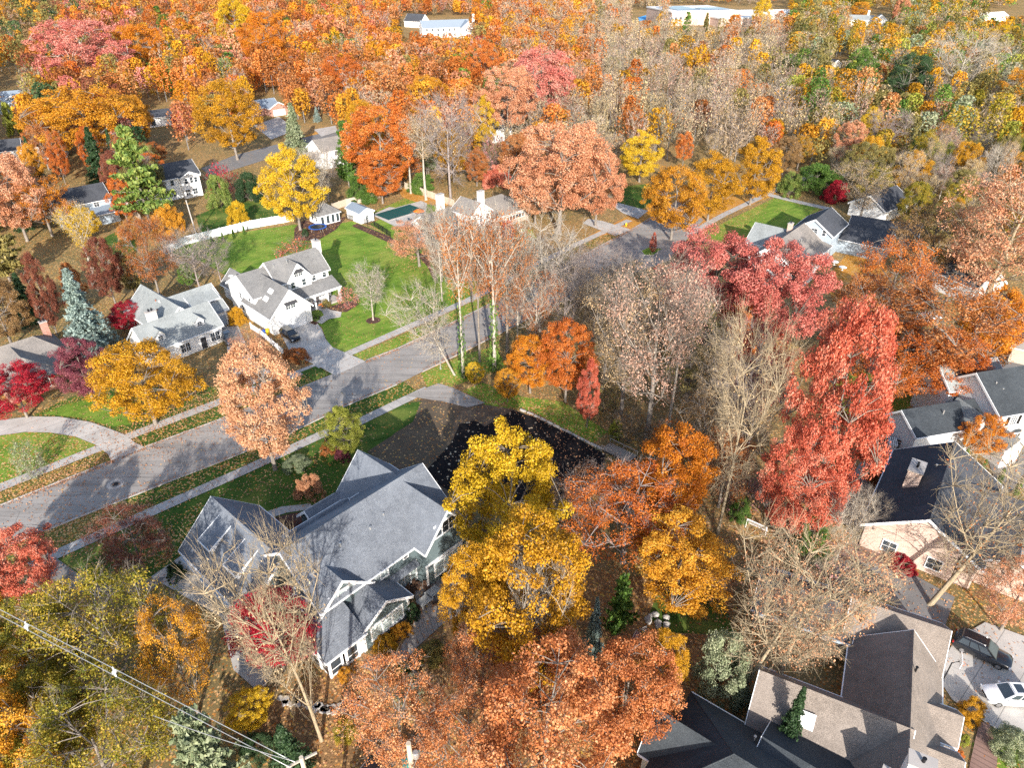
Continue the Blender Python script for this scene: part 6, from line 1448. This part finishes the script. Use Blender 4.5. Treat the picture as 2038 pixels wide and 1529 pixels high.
# stepping stones behind the house
for k in range(30):
    t = k/29; x, y = 560+165*t+rnd.uniform(-6, 6), 1392+18*math.sin(t*3)+rnd.uniform(-7, 7); q = at(x, y); b = MB(); rr = rnd.uniform(.22, .45); an = [rr*rnd.uniform(.75, 1.2) for _ in range(7)]
    top = [(an[i]*math.cos(i*.9), an[i]*math.sin(i*.9), .10) for i in range(7)]; b.poly(top); [b.poly([(top[i][0]*1.1, top[i][1]*1.1, 0), (top[(i+1) % 7][0]*1.1, top[(i+1) % 7][1]*1.1, 0), top[(i+1) % 7], top[i]]) for i in range(7)]
    o = b.build('stepping_stone', M_stn); o.location = (q.x, q.y, .02); tag(o, 'pale flat stone in the stepping path below the blue house', 'stone', 'stepping stones below the blue house')
def rockpile(x, y, n, sp, label, group):
    for k in range(n):
        q = at(x, y)+Vector((rnd.gauss(0, sp), rnd.gauss(0, sp*.6), 0)); b = MB(); rr = rnd.uniform(.22, .42); b.lathe([(rr*.9, 0), (rr, .12), (rr*.75, .3), (rr*.2, .38)], 7); b.v = [(v[0]*rnd.uniform(.8, 1.2), v[1]*rnd.uniform(.8, 1.2), v[2]) for v in b.v]
        o = b.build('boulder', M_stn); o.location = (q.x, q.y, .01); tag(o, label, 'boulder', group)
rockpile(1305, 1247, 12, .9, 'grey boulder in the rock pile right of the hammock', 'rock pile by the hammock')
rockpile(650, 436, 2, .8, 'pale boulder by the garden pavilion', 'boulders by the pavilion')
p = at(1352, 1318); b = MB(); b.tube([(-1.3, 0, .2), (1.3, .1, .22)], [.22, .18], 9); o = b.build('fallen_log', M_wood); o.location = (p.x, p.y, 0); o.rotation_euler = (0, 0, R(58)); tag(o, 'weathered log lying right of the small golden tree', 'log')
# porch decorations
p = at(625, 604); r = empty('inflatable_figure', p); tag(r, 'pink and white inflatable decoration at the farmhouse porch', 'decoration'); b = MB(); b.lathe([(.45, 0), (.55, .3), (.42, .9), (.25, 1.15)], 12); b.build('body', M_pink, r, smooth=True); b = MB(); b.lathe([(.1, 1.1), (.34, 1.3), (.36, 1.55), (.2, 1.8), (.02, 1.85)], 12); b.build('head', M_trim, r, smooth=True); b = MB(); b.lathe([(.3, 1.7), (.15, 2.0), (.02, 2.3)], 10); b.build('hat', M_pink, r)
for k, (x, y) in enumerate(((640, 608), (643, 611), (637, 610))):
    q = at(x, y); b = MB(); b.lathe([(.12, 0), (.27, .1), (.3, .22), (.22, .36), (.05, .38)], 12, M_orangep); b.tube([(0, 0, .36), (.03, 0, .48)], .03, 5, M_wood); o = b.build('pumpkin'); o.location = (q.x, q.y, .05); tag(o, 'orange pumpkin on the farmhouse steps', 'pumpkin', 'pumpkins on the farmhouse steps')
def bin_(x, y, mat, label, yaw=0, s=1.0):
    r = empty('wheeled_bin', at(x, y), R(yaw)); tag(r, label, 'bin', 'wheeled bins'); r.scale = (s, s, s); b = MB(); b.poly([(-.25, -.28, .06), (.25, -.28, .06), (.3, -.33, 1.0), (-.3, -.33, 1.0)]); b.poly([(-.25, .28, .06), (-.3, .33, 1.0), (.3, .33, 1.0), (.25, .28, .06)]); b.poly([(-.25, -.28, .06), (-.3, -.33, 1.0), (-.3, .33, 1.0), (-.25, .28, .06)]); b.poly([(.25, -.28, .06), (.25, .28, .06), (.3, .33, 1.0), (.3, -.33, 1.0)]); b.poly([(-.25, -.28, .06), (-.25, .28, .06), (.25, .28, .06), (.25, -.28, .06)]); b.build('body', mat, r)
    b = MB(); b.box(-.33, .33, -.36, .36, 1.005, 1.07); b.build('lid', mat, r)
    for s_ in (-1, 1): b = MB(); b.tube([(s_*.28, -.3, .1), (s_*.34, -.3, .1)], .1, 10); b.build('wheel', M_black, r)
bin_(527, 668, M_blue, 'blue bin behind the black car'); bin_(533, 666, M_yellowp, 'yellow topped bin next to the blue one'); bin_(838, 1500, M_teal, 'teal bin under the rust red oak', 20, 1.2); bin_(812, 1530, M_teal, 'second teal bin, nearer the bottom edge', 40, 1.2); bin_(1893, 568, M_blue, 'blue bin beside the white barn', 20, 1.3); bin_(1884, 572, M_trim, 'white bin beside the blue one at the barn', 20)
# basketball hoop at the garage of the brown house
p = at(1876, 1356); r = empty('basketball_hoop', p, R(-25)); tag(r, 'basketball hoop with white backboard at the brown garage corner', 'basketball hoop'); b = MB(); b.tube([(0, 0, 0), (0, 0, 2.7), (.5, 0, 3.2)], .06, 8); b.build('pole', M_black, r); b = MB(); b.box(.5, .54, -.7, .7, 2.95, 3.85); b.build('backboard', M_trim, r); b = MB()
b.tube([(.78+.23*math.cos(a*.5236), .23*math.sin(a*.5236), 3.08) for a in range(13)], .018, 5); b.build('rim', M_orangep, r)
# arbour, benches, chairs at the right
p = at(1768, 905); r = empty('garden_arbour', p, R(70)); tag(r, 'white garden arbour at the end of the dark fence', 'arbour')
for sx in (-.6, .6):
    for sy in (-.4, .4): b = MB(); b.box(sx-.06, sx+.06, sy-.06, sy+.06, 0, 2.2); b.build('post', M_trim, r)
    b = MB(); [b.box(sx-.02, sx+.02, -.35+q*.16, -.35+q*.16+.04, .1, 2.1) for q in range(5)]; [b.box(sx-.015, sx+.015, -.34, .34, .3+q*.4, .34+q*.4) for q in range(5)]; b.build('lattice', M_trim, r)
b = MB(); [b.box(-.95, .95, -.5+q*.24, -.5+q*.24+.06, 2.2, 2.32) for q in range(5)]; b.build('top', M_trim, r)
for (x, y, a, lb) in ((1685, 982, 40, 'dark reclining chair on the brick patio, left one'), (1712, 992, 150, 'dark reclining chair on the brick patio, right one'), (1676, 1005, 70, 'dark reclining chair nearest the bare tree'), (1696, 960, -60, 'dark chair at the stepping path end')): chair(x, y, a, lb, M_bluegr, 'chairs on the brick patio', 'lounge_chair', low=.08)
for (x, y, a, lb) in ((793, 444, 30, 'dark chair on the pool deck, left one'), (816, 440, 60, 'dark chair on the pool deck, middle one'), (828, 444, 120, 'dark chair on the pool deck, right one')): chair(x, y, a, lb, M_bluegr, 'chairs on the pool deck')
chair(1294, 1500, 40, 'faded pink garden chair left of the charcoal hip roof, nearer the edge', plain('faded_pink', (.5, .28, .28)), 'pink garden chairs'); chair(1322, 1494, 100, 'faded pink garden chair against the charcoal roofed house', MATS['faded_pink'], 'pink garden chairs')
p = at(835, 436); r = empty('patio_umbrella', p); tag(r, 'orange patio umbrella on the pool deck', 'umbrella'); b = MB(); b.tube([(0, 0, 0), (0, 0, 2.6)], .03, 6); b.build('pole', M_trim, r); b = MB(); b.lathe([(1.5, 2.05), (.8, 2.4), (.03, 2.65)], 8); b.build('canopy', M_orangep, r)
for (x, y, lb) in ((1660, 527, 'white garden table on the terrace of the tan roofed house, left one'), (1676, 538, 'white garden table on the terrace of the tan roofed house, right one')):
    r = empty('garden_table', at(x, y)); tag(r, lb, 'table', 'white garden tables'); b = MB(); b.lathe([(.8, .70), (.8, .75), (.02, .76)], 16); b.build('tabletop', M_trim, r); b = MB(); b.lathe([(.3, 0), (.05, .06), (.05, .695)], 8); b.build('pedestal', M_trim, r)
r = empty('mailbox', at(586, 752)); tag(r, 'black mailbox on a post by the driveway of the white farmhouse', 'mailbox'); b = MB(); b.box(-.05, .05, -.05, .05, 0, 1.05); b.build('post', M_wood, r); b = MB(); b.box(-.12, .12, -.25, .25, 1.051, 1.27); b.build('box', M_black, r)
# ------------------------------------------------------------------ fallen leaves lying in drifts
g = np.random.default_rng(5); P = []
def drift(pts, w0, w1, dens):
    A = off(pts, 0)
    for a, c in zip(A, A[1:]):
        t = (c-a); ln = t.length; t.normalize(); n = int(ln*abs(w1-w0)*dens)
        s = g.uniform(0, ln, n); q = w0+(w1-w0)*g.beta(1.2, 2.2, n); keep = np.sin(s*.35+a.x)+np.sin(s*.11)*.8+g.normal(size=n)*.6 > -.4
        P.append(np.stack([a.x+t.x*s-t.y*q, a.y+t.y*s+t.x*q, np.full(n, .09)], 1)[keep])
drift(NK[:3], -.1, -1.0, 26); drift([(290, 890), (439, 835), (560, 785)], -.1, -.6, 20); drift(NK[4:], -.1, -1.1, 24); drift(SK[:7], .1, .7, 16); drift([(840, 741), (916, 704), (1000, 662), (1100, 610), (1200, 553)], .1, 1.2, 24)
drift(NK[:3], .15, 3.4, 7); drift(SK[:5], -.15, -4.5, 3.0); drift(NK[6:], .2, 4.6, 5); drift([(872, 764), (966, 803), (1030, 818), (1205, 900)], .1, 1.4, 14)
def patch(cx, cy, rad, n):
    q = at(cx, cy); P.append(np.stack([q.x+g.normal(size=n)*rad, q.y+g.normal(size=n)*rad, np.full(n, .10)], 1))
for a in ((330, 815, 7, 2200), (470, 790, 6, 1200), (300, 870, 4, 500), (90, 950, 5, 1200), (548, 930, 5, 900), (620, 985, 2, 200), (840, 525, 4, 900), (690, 690, 6, 300), (800, 640, 10, 350), (700, 560, 14, 350), (1000, 930, 6, 500), (1130, 930, 5, 700), (1060, 780, 6, 900), (180, 1120, 6, 1200), (250, 1060, 5, 600), (700, 1400, 7, 1200), (860, 1300, 6, 800), (1500, 1060, 5, 900), (1730, 830, 5, 600), (1700, 930, 6, 1200), (1420, 1240, 5, 300), (1880, 1240, 4, 500), (1650, 1090, 6, 600), (600, 460, 5, 500), (780, 395, 5, 400), (1230, 425, 9, 1200), (1430, 440, 9, 1500)): patch(*a)
P = np.concatenate(P); P[:, 2] += g.uniform(0, .06, len(P)); cp, rn = leaves(g, P, .17, 2.2); me = quadmesh('fallen_leaves', cp, rn); me.materials.append(LM['peach'])
o = bpy.data.objects.new('fallen_leaves', me); C.objects.link(o); tag(o, 'drifts of orange and tan leaves on kerbs, verges and lawns', 'fallen leaves', kind='stuff')
